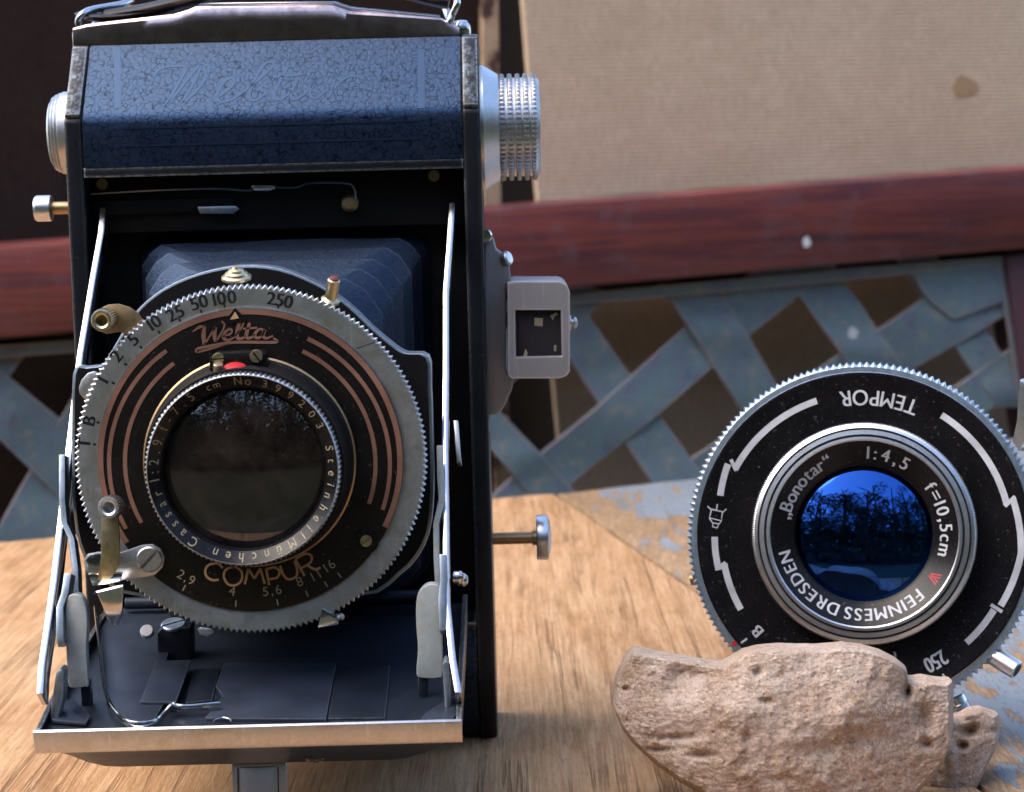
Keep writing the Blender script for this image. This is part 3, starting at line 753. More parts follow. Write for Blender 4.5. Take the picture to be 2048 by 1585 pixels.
lathe('release_stud', [(0, 1.2), (1.1, 1.1), (1.7, .6), (1.8, 0), (0, 0)], U(700, 407, 7), (0, -1, 0), 'old_brass', P_, 24)
box('lever_bar', (U(185, 420, 8).x, U(470, 420, 8).x), (6.6, 8), (U(300, 425, 8).z - .3, U(300, 398, 8).z), 'inner_black', P_, .4)
prism('latch_plate', XZ([(395, 414), (470, 412), (480, 418), (466, 428), (400, 428)], 6.2), F_XZ, 5.9, 6.5, 'gunmetal', P_, .2)

# ---- chrome top: humped plate, bar, wire loops, strap
hump = [(160, 60), (186, 53), (229, 47), (315, 37), (358, 32), (390, 22), (400, 17), (540, 15), (672, 14), (688, 20), (704, 26), (800, 33), (884, 40), (900, 50), (920, 60)]
tops = []
for i in range(len(hump) - 1):
    for k in range(4):
        a, b = hump[i], hump[i + 1]; tops.append((a[0] + (b[0] - a[0]) * k / 4, a[1] + (b[1] - a[1]) * k / 4))
tops.append(hump[-1])
bm = bmesh.new(); rows = []
for px, py in tops:
    q = U(px, py, 20); zb = ZT - .2; h = max(.3, q.z - zb)
    row = [(12.2, zb), (12.3, zb + h * .55), (12.45, zb + h * .86), (12.9, zb + h * .97), (13.8, zb + h), (18.6, zb + h + .02), (30, zb + h), (33, zb)]
    rows.append([bm.verts.new((q.x * 1.0, y, z)) for y, z in row])
for p, q in zip(rows, rows[1:]):
    for k in range(8): bm.faces.new((p[k], q[k], q[(k + 1) % 8], p[(k + 1) % 8]))
bm.faces.new(rows[0][::-1]); bm.faces.new(rows[-1])
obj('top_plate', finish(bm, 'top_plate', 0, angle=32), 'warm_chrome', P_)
bar = [Vector(U(a, b, 19)) for a, b in ((250, 44), (358, 30), (392, 14), (402, 9), (670, 6), (684, 12), (704, 18), (880, 35))]
bm = bmesh.new(); add_tube(bm, bar, .42, 8); obj('top_bar', finish(bm, 'top_bar', 0, angle=50), 'chrome', P_)
for px, py in ((164, 62), (922, 50)):
    c = U(px, py, 20); lathe('loop_stud', [(0, 2.0), (1.2, 1.8), (1.9, .8), (2.0, 0), (2.0, -2.5), (0, -2.5)], c + Vector((0, 0, -1)), (0, -.2, 1), 'chrome', P_, 24)
tube('wire_loop', [U(178, 72, 17), U(166, 66, 17), U(157, 46, 17), U(164, 30, 17), U(185, 20, 19), U(240, 10, 23), U(262, 2, 27), U(250, 12, 29), U(200, 40, 27), U(182, 62, 23)], .75, 'chrome', P_, closed=True)
tube('wire_loop', [U(897, 48, 17), U(904, 30, 17), U(914, 6, 17), U(908, -20, 19), U(890, -30, 23), U(884, -12, 27), U(892, 20, 27), U(898, 44, 23)], .75, 'chrome', P_, closed=True)
st = thing('carrying_strap', 'black leather strap looped through the wire rings on top', 'strap', (XC, 20, 143))
sp = smooth_path([U(215, 34, 21), U(290, 22, 21), U(360, 6, 21), U(440, -14, 22), U(560, -26, 22), U(700, -26, 22), U(800, -16, 21), U(860, -2, 21), U(898, 6, 21)], 6)
bm = bmesh.new(); add_tube(bm, sp, 4.2, 14, flat=.34, upv=(0, 0, 1)); obj('band', finish(bm, 'band', 0, angle=50), 'strap_leather', st)
sp = smooth_path([U(176, 30, 22), U(200, 36, 20), U(250, 34, 20), U(330, 20, 21), U(372, 6, 21)], 6)
bm = bmesh.new(); add_tube(bm, sp, 3.6, 12, flat=.26, upv=(0, 0, 1)); obj('band_end', finish(bm, 'band_end', 0, angle=50), 'strap_leather', st)

# ---- left: ribbed disc and small button
dc = U(108, 268, 8.6); dc.x = XL
lathe('spool_disc', [(8.2, -.3), (8.2, 1.4), (7.9, 1.7), (8.0, 2.1), (7.6, 2.4), (7.7, 2.8), (7.2, 3.1), (7.3, 3.4), (6.7, 3.7), (6.4, 3.9), (0, 4.1)], dc, (-1, 0, 0), 'nickel', P_, 72, angle=25)
bc = U(100, 417, 8); bc.x = XL
btn = lathe('button_shaft', [(1.25, 0), (1.25, 5.2), (0, 5.2)], bc, (-1, 0, 0), 'old_brass', P_, 24)
lathe('button', [(0, 4.6), (2.3, 4.6), (2.55, 4.8), (2.6, 5.2), (2.6, 7.6), (2.35, 8.0), (0, 8.15)], bc, (-1, 0, 0), 'aluminium', P_, 40)
# ---- right: winding knob
kc = U(990, 256, 17); kc.x = XR
lathe('knob_cone', [(0, -.2), (12.6, -.2), (12.6, .6), (10.7, 3.6), (0, 3.6)], kc, (1, 0, 0), 'aluminium', P_, 96)
kn = lathe('winding_knob', [(0, 3.5), (9.9, 3.5), (9.9, 11.2), (9.4, 11.8), (0, 12.1)], kc, (1, 0, 0), 'nickel', P_, 96)
for i in range(5):
    h0 = 3.75 + i * 1.58
    bm = bmesh.new(); add_lathe(bm, [(9.8, h0), (10.55, h0 + .1), (10.75, h0 + .3), (10.75, h0 + .85), (10.55, h0 + 1.05), (9.8, h0 + 1.15)], axis_frame(kc, (1, 0, 0)), teeth=66, depth=.8, teeth_rows=(1, 2, 3, 4), square=True)
    obj('knurled_band', finish(bm, 'knurled_band', 0, angle=20), 'aluminium', kn)
# ---- right: lower button on a long shaft
bc = U(985, 1078, 20); bc.x = XR
lathe('button_shaft', [(1.25, -.5), (1.25, 8.2), (1.6, 8.3), (1.6, 9.2), (0, 9.2)], bc, (1, 0, 0), 'old_brass', P_, 28)
lathe('button', [(0, 9.1), (4.6, 9.1), (4.7, 9.3), (4.7, 11.2), (4.55, 11.5), (3.0, 12.0), (0, 12.2)], bc, (1, 0, 0), 'aluminium', P_, 56)

# ---- right: viewfinder on its bracket
prism('finder_bracket', XZ([(966, 462), (978, 464), (988, 480), (992, 498), (1004, 506), (1018, 520), (1022, 562), (1012, 572), (1012, 742), (1026, 762), (1024, 780), (1006, 818), (996, 828), (974, 832), (966, 826)], 8), F_XZ, 8, 12, 'cast_grey', P_, .5, 3)
FO = XZ([(1015, 566), (1030, 563), (1122, 563), (1134, 570), (1140, 584), (1140, 744), (1132, 754), (1120, 758), (1022, 758), (1016, 752)], 2)
FI = XZ([(1030, 620), (1123, 620), (1125, 714), (1031, 716)], 2)
vf = prism('finder_housing', FO, F_XZ, 5.5, 22, 'cast_grey', P_, .5, 3)
def hit(poly, c, a):                           # where a ray from c meets an outline
    d = Vector((math.cos(a), math.sin(a))); best = None
    for p, q in zip(poly, poly[1:] + poly[:1]):
        e = Vector(q) - Vector(p); den = d.x * e.y - d.y * e.x
        if abs(den) < 1e-9: continue
        w__ = Vector(p) - c; t = (w__.x * e.y - w__.y * e.x) / den; s = (w__.x * d.y - w__.y * d.x) / den
        if t > 0 and -1e-6 <= s <= 1 + 1e-6: best = t if best is None else min(best, t)
    return c + d * best
fcx = Vector((sum(p[0] for p in FI) / 4, sum(p[1] for p in FI) / 4))
angs = sorted([math.atan2(p[1] - fcx.y, p[0] - fcx.x) for p in FI + FO] + [2 * math.pi * i / 24 - math.pi + .01 for i in range(24)])
bm = bmesh.new(); rows = []
for a in angs:
    o_ = hit(FO, fcx, a); i_ = hit(FI, fcx, a)
    rows.append([bm.verts.new((o_.x, 5.45, o_.y)), bm.verts.new((o_.x, 2.5, o_.y)), bm.verts.new((fcx.x + (o_.x - fcx.x) * .985, 2.0, fcx.y + (o_.y - fcx.y) * .985)), bm.verts.new((i_.x, 2.0, i_.y)), bm.verts.new((fcx.x + (i_.x - fcx.x) * .97, 2.3, fcx.y + (i_.y - fcx.y) * .97)), bm.verts.new((fcx.x + (i_.x - fcx.x) * .97, 5.4, fcx.y + (i_.y - fcx.y) * .97))])
for p, q in zip(rows, rows[1:] + rows[:1]):
    for k in range(5): bm.faces.new((p[k], q[k], q[k + 1], p[k + 1]))
obj('finder_frame', finish(bm, 'finder_frame', 0, angle=35), 'cast_grey', vf)
def inset(pl, f): return [(fcx.x + (a - fcx.x) * f, fcx.y + (b - fcx.y) * f) for a, b in pl]
prism('finder_back', inset(FI, .98), F_XZ, 5.2, 5.49, 'ink', vf, 0)
prism('finder_window', inset(FI, .975), F_XZ, 3.4, 3.6, 'finder_glass', vf, 0)
prism('painted_eyepiece_light', XZ([(1069, 636), (1086, 637), (1085, 653), (1069, 652)], 3.3), F_XZ, 3.34, 3.38, 'beige_print', vf, 0)  # beige patch painted in for light coming through the eyepiece
for pts in ([(1100, 632), (1112, 625), (1117, 629), (1108, 634), (1106, 641)], [(1108, 692), (1113, 690), (1112, 704), (1108, 702)], [(1047, 712), (1051, 698), (1055, 706), (1054, 713)]):
    prism('scuff', XZ(pts, 3.3), F_XZ, 3.35, 3.38, 'beige_print', vf, 0)
c = U(1140, 646, 10)
lathe('screw', [(0, 1.6), (.9, 1.4), (1.2, .9), (.7, .7), (.7, .3), (1.5, .2), (1.6, -.2), (0, -.2)], c, (1, 0, 0), 'nickel', vf, 24)
lathe('finder_stud', [(0, 1.3), (1.1, 1.2), (1.5, .7), (1.5, -.3), (0, -.3)], U(968, 472, 7.6), (.3, -1, 0), 'chrome', P_, 24)
lathe('finder_stud', [(0, 1.1), (1.2, .9), (1.5, .5), (1.5, -.5), (0, -.5)], U(1012, 518, 8.5), (.9, -.5, .3), 'nickel', P_, 24)
prism('side_catch', XZ([(966, 834), (978, 836), (980, 862), (968, 868)], 14), F_XZ, 12, 16, 'gunmetal', P_, .3)

# ---- bellows
bm = bmesh.new(); rows = []; NP = 6
for k in range(2 * NP + 1):
    t = k / (2 * NP); out = (k % 2 == 0)
    Y = 14 - 50.5 * min(1.0, t + (.035 if not out else 0.0))     # each fold overhangs the next valley
    f4 = t ** 3
    hw = 29.5 - 10.5 * t - (0 if out else 3.8); zt = 105.2 - 9.5 * t - (0 if out else 2.2); zb = 33 + 3 * t + 4 * f4 + (0 if out else 2.0)
    ch = 3.5 + 3.5 * t + (0 if out else 3.0)
    xc = XC + 1.5 * t
    poly = [(xc - hw + ch, zt), (xc + hw - ch, zt), (xc + hw - ch * .45, zt - ch * .35), (xc + hw, zt - ch), (xc + hw, zb + ch), (xc + hw - ch, zb), (xc - hw + ch, zb), (xc - hw, zb + ch), (xc - hw, zt - ch), (xc - hw + ch * .45, zt - ch * .35)]
    ring = []
    for i in range(len(poly)):
        a = Vector((poly[i][0], 0, poly[i][1])); b = Vector((poly[(i + 1) % 10][0], 0, poly[(i + 1) % 10][1]))
        m = 10 if i in (0, 3, 5, 7) else 2
        for j in range(m):
            p = a.lerp(b, j / m); nz = noise.noise(p * .11 + Vector((0, k * .7, 0)))
            ring.append(bm.verts.new((p.x, Y + nz * .5, p.z + .45 * nz)))
    rows.append(ring)
for p, q in zip(rows, rows[1:]):
    n = len(p)
    for i in range(n): bm.faces.new((p[i], q[i], q[(i + 1) % n], p[(i + 1) % n]))
bm.faces.new(rows[-1])
obj('bellows', finish(bm, 'bellows', .15, 1, angle=18, bang=25), 'bellows', P_)

# ---- front standard: tray shaped plate with a bright edge
std = [(148, 748), (170, 736), (205, 730), (222, 706), (252, 656), (280, 616), (330, 576), (400, 546), (480, 531), (560, 537), (640, 569), (700, 611), (745, 654), (790, 692), (815, 706), (858, 713), (863, 780), (867, 900), (866, 1020), (850, 1090), (800, 1150), (700, 1195), (300, 1195), (200, 1150), (160, 1090), (148, 1000), (146, 900)]
sm = [(p.x, p.y) for p in smooth_path([Vector((a, b, 0)) for a, b in std], 3, True)]
sx_ = XZ(sm, -40)
fs = prism('front_standard', sx_, F_XZ, -41, -35.5, 'gunmetal', P_, .18, 2)
cx = sum(p[0] for p in sx_) / len(sx_); cz = sum(p[1] for p in sx_) / len(sx_)
prism('standard_face', [(cx + (a - cx) * .982, cz + (b - cz) * .982) for a, b in sx_], F_XZ, -41.25, -40.5, 'inner_black', fs, 0)

# ---- shutter
SY = -52.0
sc_ = U(502, 921, SY); k1 = mm(sc_)
CX, CZ = sc_.x, sc_.z
C2 = (CX, CZ)
AXF = (0, -1, 0)
def at_y(Y): return Vector((CX, Y, CZ))
lathe('shutter_housing', [(0, 0), (26.5, 0), (26.5, 6), (27.6, 6.5), (27.6, 10.5), (0, 10.5)], at_y(-40.9), AXF, 'inner_black', P_, 128)
RO = 353 * k1
bm = bmesh.new()
add_lathe(bm, [(25.5, 0), (RO - .35, 0), (RO, .25), (RO, 1.7), (RO - .3, 2.0), (26.9, 2.0), (26.6, 1.9), (25.5, 1.6), (25.5, 0)], axis_frame(at_y(-50.2), AXF), teeth=186, depth=.62, teeth_rows=(1, 2, 3, 4))
ring = obj('speed_ring', finish(bm, 'speed_ring', 0, angle=24), 'satin_ring', P_)
YR = -52.22
NUM = [('T', 163, 888), ('B', 173, 840), ('1', 207, 757), ('2', 233, 712), ('5', 267, 678), ('10', 308, 645), ('25', 350, 627), ('50', 398, 605), ('100', 449, 596), ('250', 560, 600)]
for s, px, py in NUM:
    q = U(px, py, YR); a = math.degrees(math.atan2(q.x - CX, q.z - CZ)); r = math.hypot(q.x - CX, q.z - CZ)
    wd = {'10': 2.1, '25': 2.9, '50': 2.9, '100': 3.9, '250': 4.4}.get(s, 1.15)
    if s == '1': wd = .9
    if s in 'TB25' and len(s) == 1: wd = 1.5
    if s in 'TB': r -= .45
    da = math.degrees(wd / r / 2)
    arc_text('numeral', s, C2, r, a - da, a + da, 2.2, lambda q: YR, 'ink', ring, bold=.11, squeeze=1.0)
for px, py in ((178, 888), (190, 844), (222, 764), (247, 726), (279, 692), (317, 663), (359, 640), (402, 622), (449, 612), (556, 617), (728, 690)):
    q = U(px, py, YR); a = math.degrees(math.atan2(q.x - CX, q.z - CZ)); r = math.hypot(q.x - CX, q.z - CZ)
    if px != 728:
        p0 = arc_pts(C2, 26.9, a, a, 1)[0]; p1 = arc_pts(C2, 27.5, a, a, 1)[0]; wdt = .36
    else:
        p0 = arc_pts(C2, 26.9, a - 1, a - 1, 1)[0]; p1 = arc_pts(C2, 29.9, a + 2, a + 2, 1)[0]; wdt = .14
    strokes('tick', [[p0, p1]], wdt, YR, 'ink', ring, 1, .01)
# black dial plate with copper rim
dial = lathe('dial_plate', [(26.5, 0), (26.5, 1.5), (26.4, 1.75), (26.2, 1.8), (17.5, 1.8), (17.2, 1.6), (17.2, 0)], at_y(-51.2), AXF, 'dial_black', P_, 180)
YD = -53.03
strokes('copper_rim', [arc_pts(C2, 25.95, -122, 118, 120)], .95, YD, 'copper_print', dial, 1, .05)
lathe('rim_edge', [(26.62, 0), (26.62, 1.2), (26.5, 1.55), (26.42, 1.5)], at_y(-51.2), AXF, 'chrome', dial, 180)
def ang(px, py, Y=YD):
    q = U(px, py, Y); return math.degrees(math.atan2(q.x - CX, q.z - CZ)), math.hypot(q.x - CX, q.z - CZ)
for (s, e) in (((333, 702), (252, 1058)), ((348, 727), (283, 1046)), ((615, 678), (765, 1020)), ((605, 703), (738, 1008))):
    a0, r0 = ang(*s); a1, r1 = ang(*e)
    if a0 > 0 and a1 < a0 and s[0] < 500: a1 += 360
    P = []
    for i in range(41):
        t = i / 40; P.append((CX + (r0 + (r1 - r0) * t) * math.sin(R(a0 + (a1 - a0) * t)), CZ + (r0 + (r1 - r0) * t) * math.cos(R(a0 + (a1 - a0) * t))))
    strokes('copper_arc', [P], .72, YD, 'copper_print', dial, 1, .04)
# index notch
nx = XZ([(450, 642), (470, 616), (494, 640), (486, 646), (456, 648)], -53.2)
prism('index_notch', nx, F_XZ, -53.14, -52.9, 'dial_black', dial, 0)
prism('index_arrow', XZ([(460, 640), (470, 624), (478, 637)], -53.2), F_XZ, -53.2, -52.9, 'gold_print', dial, 0)
# maker's script on the dial (drawn as pen strokes)
Y0 = YD
def px_(l, Y=Y0): return XZ(l, Y)
k = k1
WL = [
    (px_([(386, 664), (398, 655), (409, 653)]), [.3 * 1, .9, .5]),
    (px_([(409, 653), (407, 672), (409, 690)]), [.9, 1.2, 1.0]),
    (px_([(409, 690), (420, 672), (431, 655)]), [.5, .45, .5]),
    (px_([(431, 655), (429, 672), (432, 684)]), [.9, 1.1, .9]),
    (px_([(432, 684), (444, 664), (449, 650), (443, 643)]), [.6, .5, .5, .5]),
    (px_([(446, 674), (462, 667), (462, 659), (452, 663), (447, 675), (455, 681), (468, 676)]), [.5, .6, .6, .8, 1.0, .8, .4]),
    (px_([(468, 676), (484, 654), (487, 641), (480, 643), (475, 662), (475, 676), (485, 677), (491, 671)]), [.4, .5, .6, .9, 1.1, 1.0, .7, .4]),
    (px_([(499, 646), (494, 664), (493, 675), (502, 676), (510, 669)]), [.8, 1.0, 1.0, .7, .4]),
    (px_([(486, 658), (514, 656)]), [.55, .6]),
    (px_([(529, 661), (519, 659), (510, 668), (512, 676), (522, 674), (530, 661)]), [.7, .6, .9, .8, .6, .5]),
    (px_([(530, 660), (526, 672), (533, 677), (546, 672)]), [.9, 1.0, .7, .5]),
    (px_([(394, 706), (396, 699), (430, 691), (470, 685), (548, 685), (552, 680), (546, 677)]), [.7, 1.1, .9, .8, .8, .6, .5]),
    (px_([(394, 704), (420, 698), (450, 690)]), [.9, .7, .3])]
WL = [(l, [v * .62 for v in w__]) for l, w__ in WL]
strokes('maker_script', WL, .8, YD, 'copper_print', dial, 5, .05)
# COMPUR along the bottom, thin rounded strokes
LET = {'C': [[(.95, .86), (.6, 1.02), (.15, .8), (.02, .45), (.2, .08), (.6, -.02), (.95, .12)]],
       'O': [[(.5, 1.0), (.1, .78), (.02, .4), (.3, .02), (.7, .02), (.98, .35), (.9, .8), (.5, 1.0), (.3, .95)]],
       'M': [[(0, 0), (.2, .98)], [(.2, .98), (.5, .35)], [(.5, .35), (.8, .98)], [(.8, .98), (1.0, 0)]],
       'P': [[(.1, 0), (.1, .97)], [(.1, .97), (.7, .97), (.95, .68), (.7, .36), (.1, .34)]],
       'U': [[(.05, 1.0), (.05, .4), (.25, .02), (.7, .02), (.92, .4), (.95, 1.0)]],
       'R': [[(.1, 0), (.1, .97)], [(.1, .97), (.7, .97), (.92, .72), (.7, .46), (.1, .42)], [(.5, .42), (.75, .05), (1.05, .0)]]}
cl = []
for ch, px, py, wd, ht in (('C', 427, 1143, 34, 34), ('O', 466, 1152, 38, 38), ('M', 509, 1153, 40, 32), ('P', 547, 1152, 30, 34), ('U', 580, 1142, 34, 32), ('R', 613, 1128, 38, 40)):
    a, r = ang(px, py); rad = Vector((math.sin(R(a)), math.cos(R(a)))); upv = -rad; rt = Vector((-math.cos(R(a)), math.sin(R(a))))
    c = Vector(C2) + rad * r
    for l in LET[ch]:
        cl.append([tuple(c + rt * ((x - .5) * wd * k1) + upv * ((y - .5) * ht * k1)) for x, y in l])
strokes('shutter_name', cl, .40, YD, 'gold_print', dial, 6, .04)
lathe('scale_groove', [(20.2, 0), (20.2, .05), (20.02, .05), (20.02, 0)], at_y(-52.99), AXF, 'inner_black', dial, 160)
for s, px, py, wd in (('2,9', 370, 1160, 3.2), ('4', 466, 1188, 1.5), ('5,6', 545, 1187, 3.3), ('8', 603, 1168, 1.4), ('11', 634, 1156, 1.5), ('16', 662, 1136, 1.9)):
    a, r = ang(px, py); da = math.degrees(wd / r / 2)
    arc_text('aperture_number', s, C2, r - .5, a + da, a - da, 1.65, lambda q: YD - .02, 'beige_print', dial, mode='in')
for px, py in ((362, 1188), (471, 1215), (556, 1211), (616, 1193), (655, 1174), (683, 1156)):
    a, r = ang(px, py)
    strokes('tick', [[arc_pts(C2, 24.7, a, a, 1)[0], arc_pts(C2, 25.8, a, a, 1)[0]]], .24, YD, 'beige_print', dial, 1, .02)
screw('screw', U(732, 1082, YD), 1.1, 'brass', dial, slot=35)
lathe('screw_seat', [(2.3, 0), (2.3, .12), (1.9, .2), (1.2, .2)], U(732, 1082, YD + .05), AXF, 'dial_black', dial, 40)
# bracket with two screws, peg and red button above the lens
br = prism('bracket', XZ([(418, 742), (420, 714), (432, 706), (520, 702), (532, 708), (536, 738), (500, 744)], -57), F_XZ, -57.0, -52.8, 'dial_black', P_, .25, 2)
screw('screw', U(437, 718, -57), 1.05, 'brass', br, slot=2)
screw('screw', U(513, 713, -57), 1.15, 'brass', br, slot=-55)
lathe('peg', [(0, 1.6), (.75, 1.55), (.85, 1.4), (.85, -.8), (0, -.8)], U(437, 744, -59.5), (.05, -.35, 1), 'brass', br, 24)
lathe('red_button', [(0, .55), (1.2, .5), (1.8, .2), (1.95, -.15), (1.6, -.5), (0, -.6)], U(470, 735, -58.6), (0.03, -.30, 1), 'red_enamel', br, 36)

# ---- lens: barrel, knurled rim, engraved ring, glass
lc = U(493, 944, -64.5); kL = mm(lc)
LX, LZ = CX, lc.z
def lat(Y): return Vector((CX, Y, CZ))
barrel = lathe('lens_barrel', [(18.4, 0), (18.4, 1.2), (17.6, 1.6), (17.0, 4.5), (16.9, 9.0), (15.0, 9.0), (15.0, 0)], lat(-52.9), AXF, 'inner_black', P_, 128)
lathe('barrel_line', [(18.42, 0), (18.42, .25), (18.1, .45)], lat(-53.9), AXF, 'old_brass', barrel, 128)
RR = 197 * kL
bm = bmesh.new()
add_lathe(bm, [(15.2, -3.4), (RR - .35, -3.4), (RR, -3.0), (RR, -.5), (RR - .12, -.2), (RR - .40, -.08), (RR - .45, 0.0), (RR - .55, .02), (RR - .62, -.05)], axis_frame(lat(-64.6), AXF), teeth=120, depth=.38, teeth_rows=(1, 2, 3, 4))
rim = obj('knurled_rim', finish(bm, 'knurled_rim', 0, angle=24), 'nickel', barrel)
# engraved cone, sloping inwards
re0, re1 = RR - .58, 168 * kL
ering = lathe('engraved_ring', [(re0, 0.0), (re1, -1.7), (re1 - .05, -1.75), (re1 - .05, -2.0), (re1 - .22, -2.05), (re1 - .25, -2.5), (re1 - .4, -2.55), (re1 - .4, -9)], lat(-64.62), AXF, 'plate_black', barrel, 160, angle=25)
yc = lambda q: -64.62 - .02 + (re0 - q) / (re0 - re1) * 1.7 - .015
rm = (re0 + re1) / 2
for s, a0, a1, cap in (('N', -3.5, 0.5, 1.4), ('o', 3.4, 5.6, 1.5),  ('399203', 15, 63, 1.4), ('Steinheil', 76, 140, 1.4), ('M\u00fcnchen', 146, 202, 1.4), ('Cassar', 214, 257, 1.4), ('1:2.9', 264, 291, 1.5), ('f-7.5', 298, 328, 1.5), ('cm', 338, 347, 1.2)):
    arc_text('engraving', s, C2, rm, a0, a1, cap, yc, 'beige_print', ering)
def lens_mesh(name, rad, sag_f, sag_b, thick, n=96, m=18):
    bm = bmesh.new(); pr = []
    Rf = (rad * rad + sag_f * sag_f) / (2 * sag_f); Rb = (rad * rad + sag_b * sag_b) / (2 * sag_b)
    for i in range(m + 1):
        r = rad * i / m; pr.append((r, sag_f - (Rf - math.sqrt(Rf * Rf - r * r))))
    for i in range(m + 1):
        r = rad * (1 - i / m); pr.append((r, -thick - sag_b + (Rb - math.sqrt(Rb * Rb - r * r))))
    add_lathe(bm, pr, Matrix.Identity(4), n)
    return finish(bm, name, 0, angle=40)
def lens_obj(name, me, c, ax, mat, parent):
    me.transform(axis_frame(Vector(c) * S, ax)); return obj(name, me, mat, parent)
rg = re1 - .4
lens_obj('lens_element', lens_mesh('lens_element', rg - .05, 2.3, 1.6, 1.5), lat(-61.0), AXF, 'lens_glass', barrel)
lens_obj('lens_element', lens_mesh('lens_element', rg * .72, 1.0, 1.6, 1.6), lat(-53.5), AXF, 'lens_glass', barrel)
lathe('aperture_disc', [(rg + .2, 9), (rg + .2, 3.5), (rg * .78, 3.0), (rg * .76, 1.0), (rg * .70, .4), (0, 0)], lat(-48.5), AXF, 'inner_black', barrel, 96)

# ---- small controls round the shutter
lev = prism('cocking_lever', XZ([(200, 618), (216, 610), (236, 608), (258, 614), (276, 626), (286, 640), (262, 672), (240, 664), (214, 668), (196, 660)], -50.0), F_XZ, -50.4, -49.6, 'old_brass', P_, .12)
def hollow_knob(c, ax, r, h, mat, parent, nt=28, name='knob'):
    bm = bmesh.new(); add_lathe(bm, [(r * .7, -h), (r, -h), (r, -.35), (r * .92, 0), (r * .66, .05), (r * .50, -.15), (r * .46, -.6), (r * .44, -h * .8), (0, -h * .8)], axis_frame(c, ax), teeth=nt, depth=r * .07, teeth_rows=(1, 2, 3))
    return obj(name, finish(bm, name, 0, angle=24), mat, parent)
hollow_knob(U(203, 642, -53.6), (-.08, -1, -.05), 2.0, 3.4, 'brass', lev)
rl = prism('release_arm', XZ([(204, 1020), (236, 1020), (240, 1100), (234, 1140), (220, 1160), (204, 1164), (196, 1158), (202, 1120)], -57.2), F_XZ, -57.5, -56.6, 'brass', P_, .15)
hollow_knob(U(217, 1016, -60.2), (-.12, -1, .05), 2.02, 3.0, 'nickel', rl)
sp_ = prism('release_plate', XZ([(168, 1122), (176, 1108), (196, 1104), (240, 1106), (262, 1098), (284, 1090), (306, 1088), (322, 1098), (330, 1114), (326, 1134), (310, 1150), (288, 1154), (262, 1156), (236, 1164), (190, 1162), (172, 1142)], -55.2), F_XZ, -55.6, -54.9, 'nickel', P_, .15)
screw('screw', U(299, 1119, -55.6), 2.25, 'nickel', sp_, slot=45)
prism('release_leaf', XZ([(172, 1120), (180, 1110), (204, 1106), (204, 1142), (196, 1150), (180, 1148)], -56.0), F_XZ, -56.3, -55.8, 'chrome', sp_, .12)
prism('release_foot', XZ([(176, 1148), (246, 1146), (240, 1166), (186, 1172)], -55.6), F_XZ, -55.95, -55.6, 'chrome', sp_, .12)
# bent chrome clip under the arm
bm = bmesh.new()
cp = [(U(182, 1190, -58), U(244, 1172, -58)), (U(190, 1183, -59.4), U(246, 1168, -59.4)), (U(194, 1186, -59.8), U(246, 1174, -59.8)), (U(206, 1215, -59.4), U(245, 1208, -59.4)), (U(212, 1234, -59), U(244, 1230, -59)), (U(228, 1252, -58.2), U(236, 1250, -58.2))]
fr_ = [[bm.verts.new(a), bm.verts.new(b)] for a, b in cp]; bk_ = [[bm.verts.new(a + Vector((0, .7, -.2))), bm.verts.new(b + Vector((0, .7, -.2)))] for a, b in cp]
for i in range(len(cp) - 1):
    bm.faces.new((fr_[i][0], fr_[i][1], fr_[i + 1][1], fr_[i + 1][0])); bm.faces.new((bk_[i][0], bk_[i + 1][0], bk_[i + 1][1], bk_[i][1]))
    for s in (0, 1): bm.faces.new((fr_[i][s], fr_[i + 1][s], bk_[i + 1][s], bk_[i][s]))
bm.faces.new((fr_[0][0], bk_[0][0], bk_[0][1], fr_[0][1])); bm.faces.new((fr_[-1][0], fr_[-1][1], bk_[-1][1], bk_[-1][0]))
obj('bent_clip', finish(bm, 'bent_clip', .12, 2, angle=40), 'chrome', P_)
# stepped brass knob on top of the standard, seen from the side
lathe('stepped_knob', [(0, 2.1), (.5, 2.1), (.7, 1.7), (1.3, 1.5), (1.5, 1.1), (1.95, .9), (2.1, .5), (2.6, .25), (2.65, -.15), (2.2, -.5), (1.0, -.7), (1.0, -2.2), (0, -2.2)], U(473, 556, -47.5), (0, -.28, 1), 'brass', P_, 48, angle=25)
pin = lathe('flash_pin', [(1.6, -2.0), (1.7, -1.5), (1.25, -1.3), (1.1, -1.1), (1.1, 2.3), (.9, 2.5), (0, 2.5)], U(664, 584, -51), (.22, -.42, .95), 'brass', P_, 32)
lathe('pin_tip', [(.85, 0), (.85, .25), (.6, .4), (0, .45)], U(664, 584, -51) + Vector((.22, -.42, .95)).normalized() * 2.45, (.22, -.42, .95), 'dull_red', pin, 24)
prism('edge_tab', XZ([(160, 788), (158, 776), (164, 760), (176, 746), (190, 742), (204, 752), (188, 798), (172, 800)], -49.5), F_XZ, -50.0, -49.0, 'nickel', P_, .25)
prism('pointer', XZ([(636, 1256), (644, 1216), (668, 1228), (678, 1242), (676, 1250)], -52.6), F_XZ, -52.9, -52.3, 'chrome', P_, .12)
lathe('pointer_stud', [(0, .8), (.5, .7), (.7, .3), (.7, -.6), (0, -.6)], U(680, 1234, -52), (.6, -.8, .2), 'nickel', P_, 20)
prism('ring_stop', XZ([(395, 1258), (402, 1254), (424, 1256), (428, 1266), (414, 1273), (400, 1270)], -51.5), F_XZ, -51.9, -50.8, 'nickel', P_, .2)

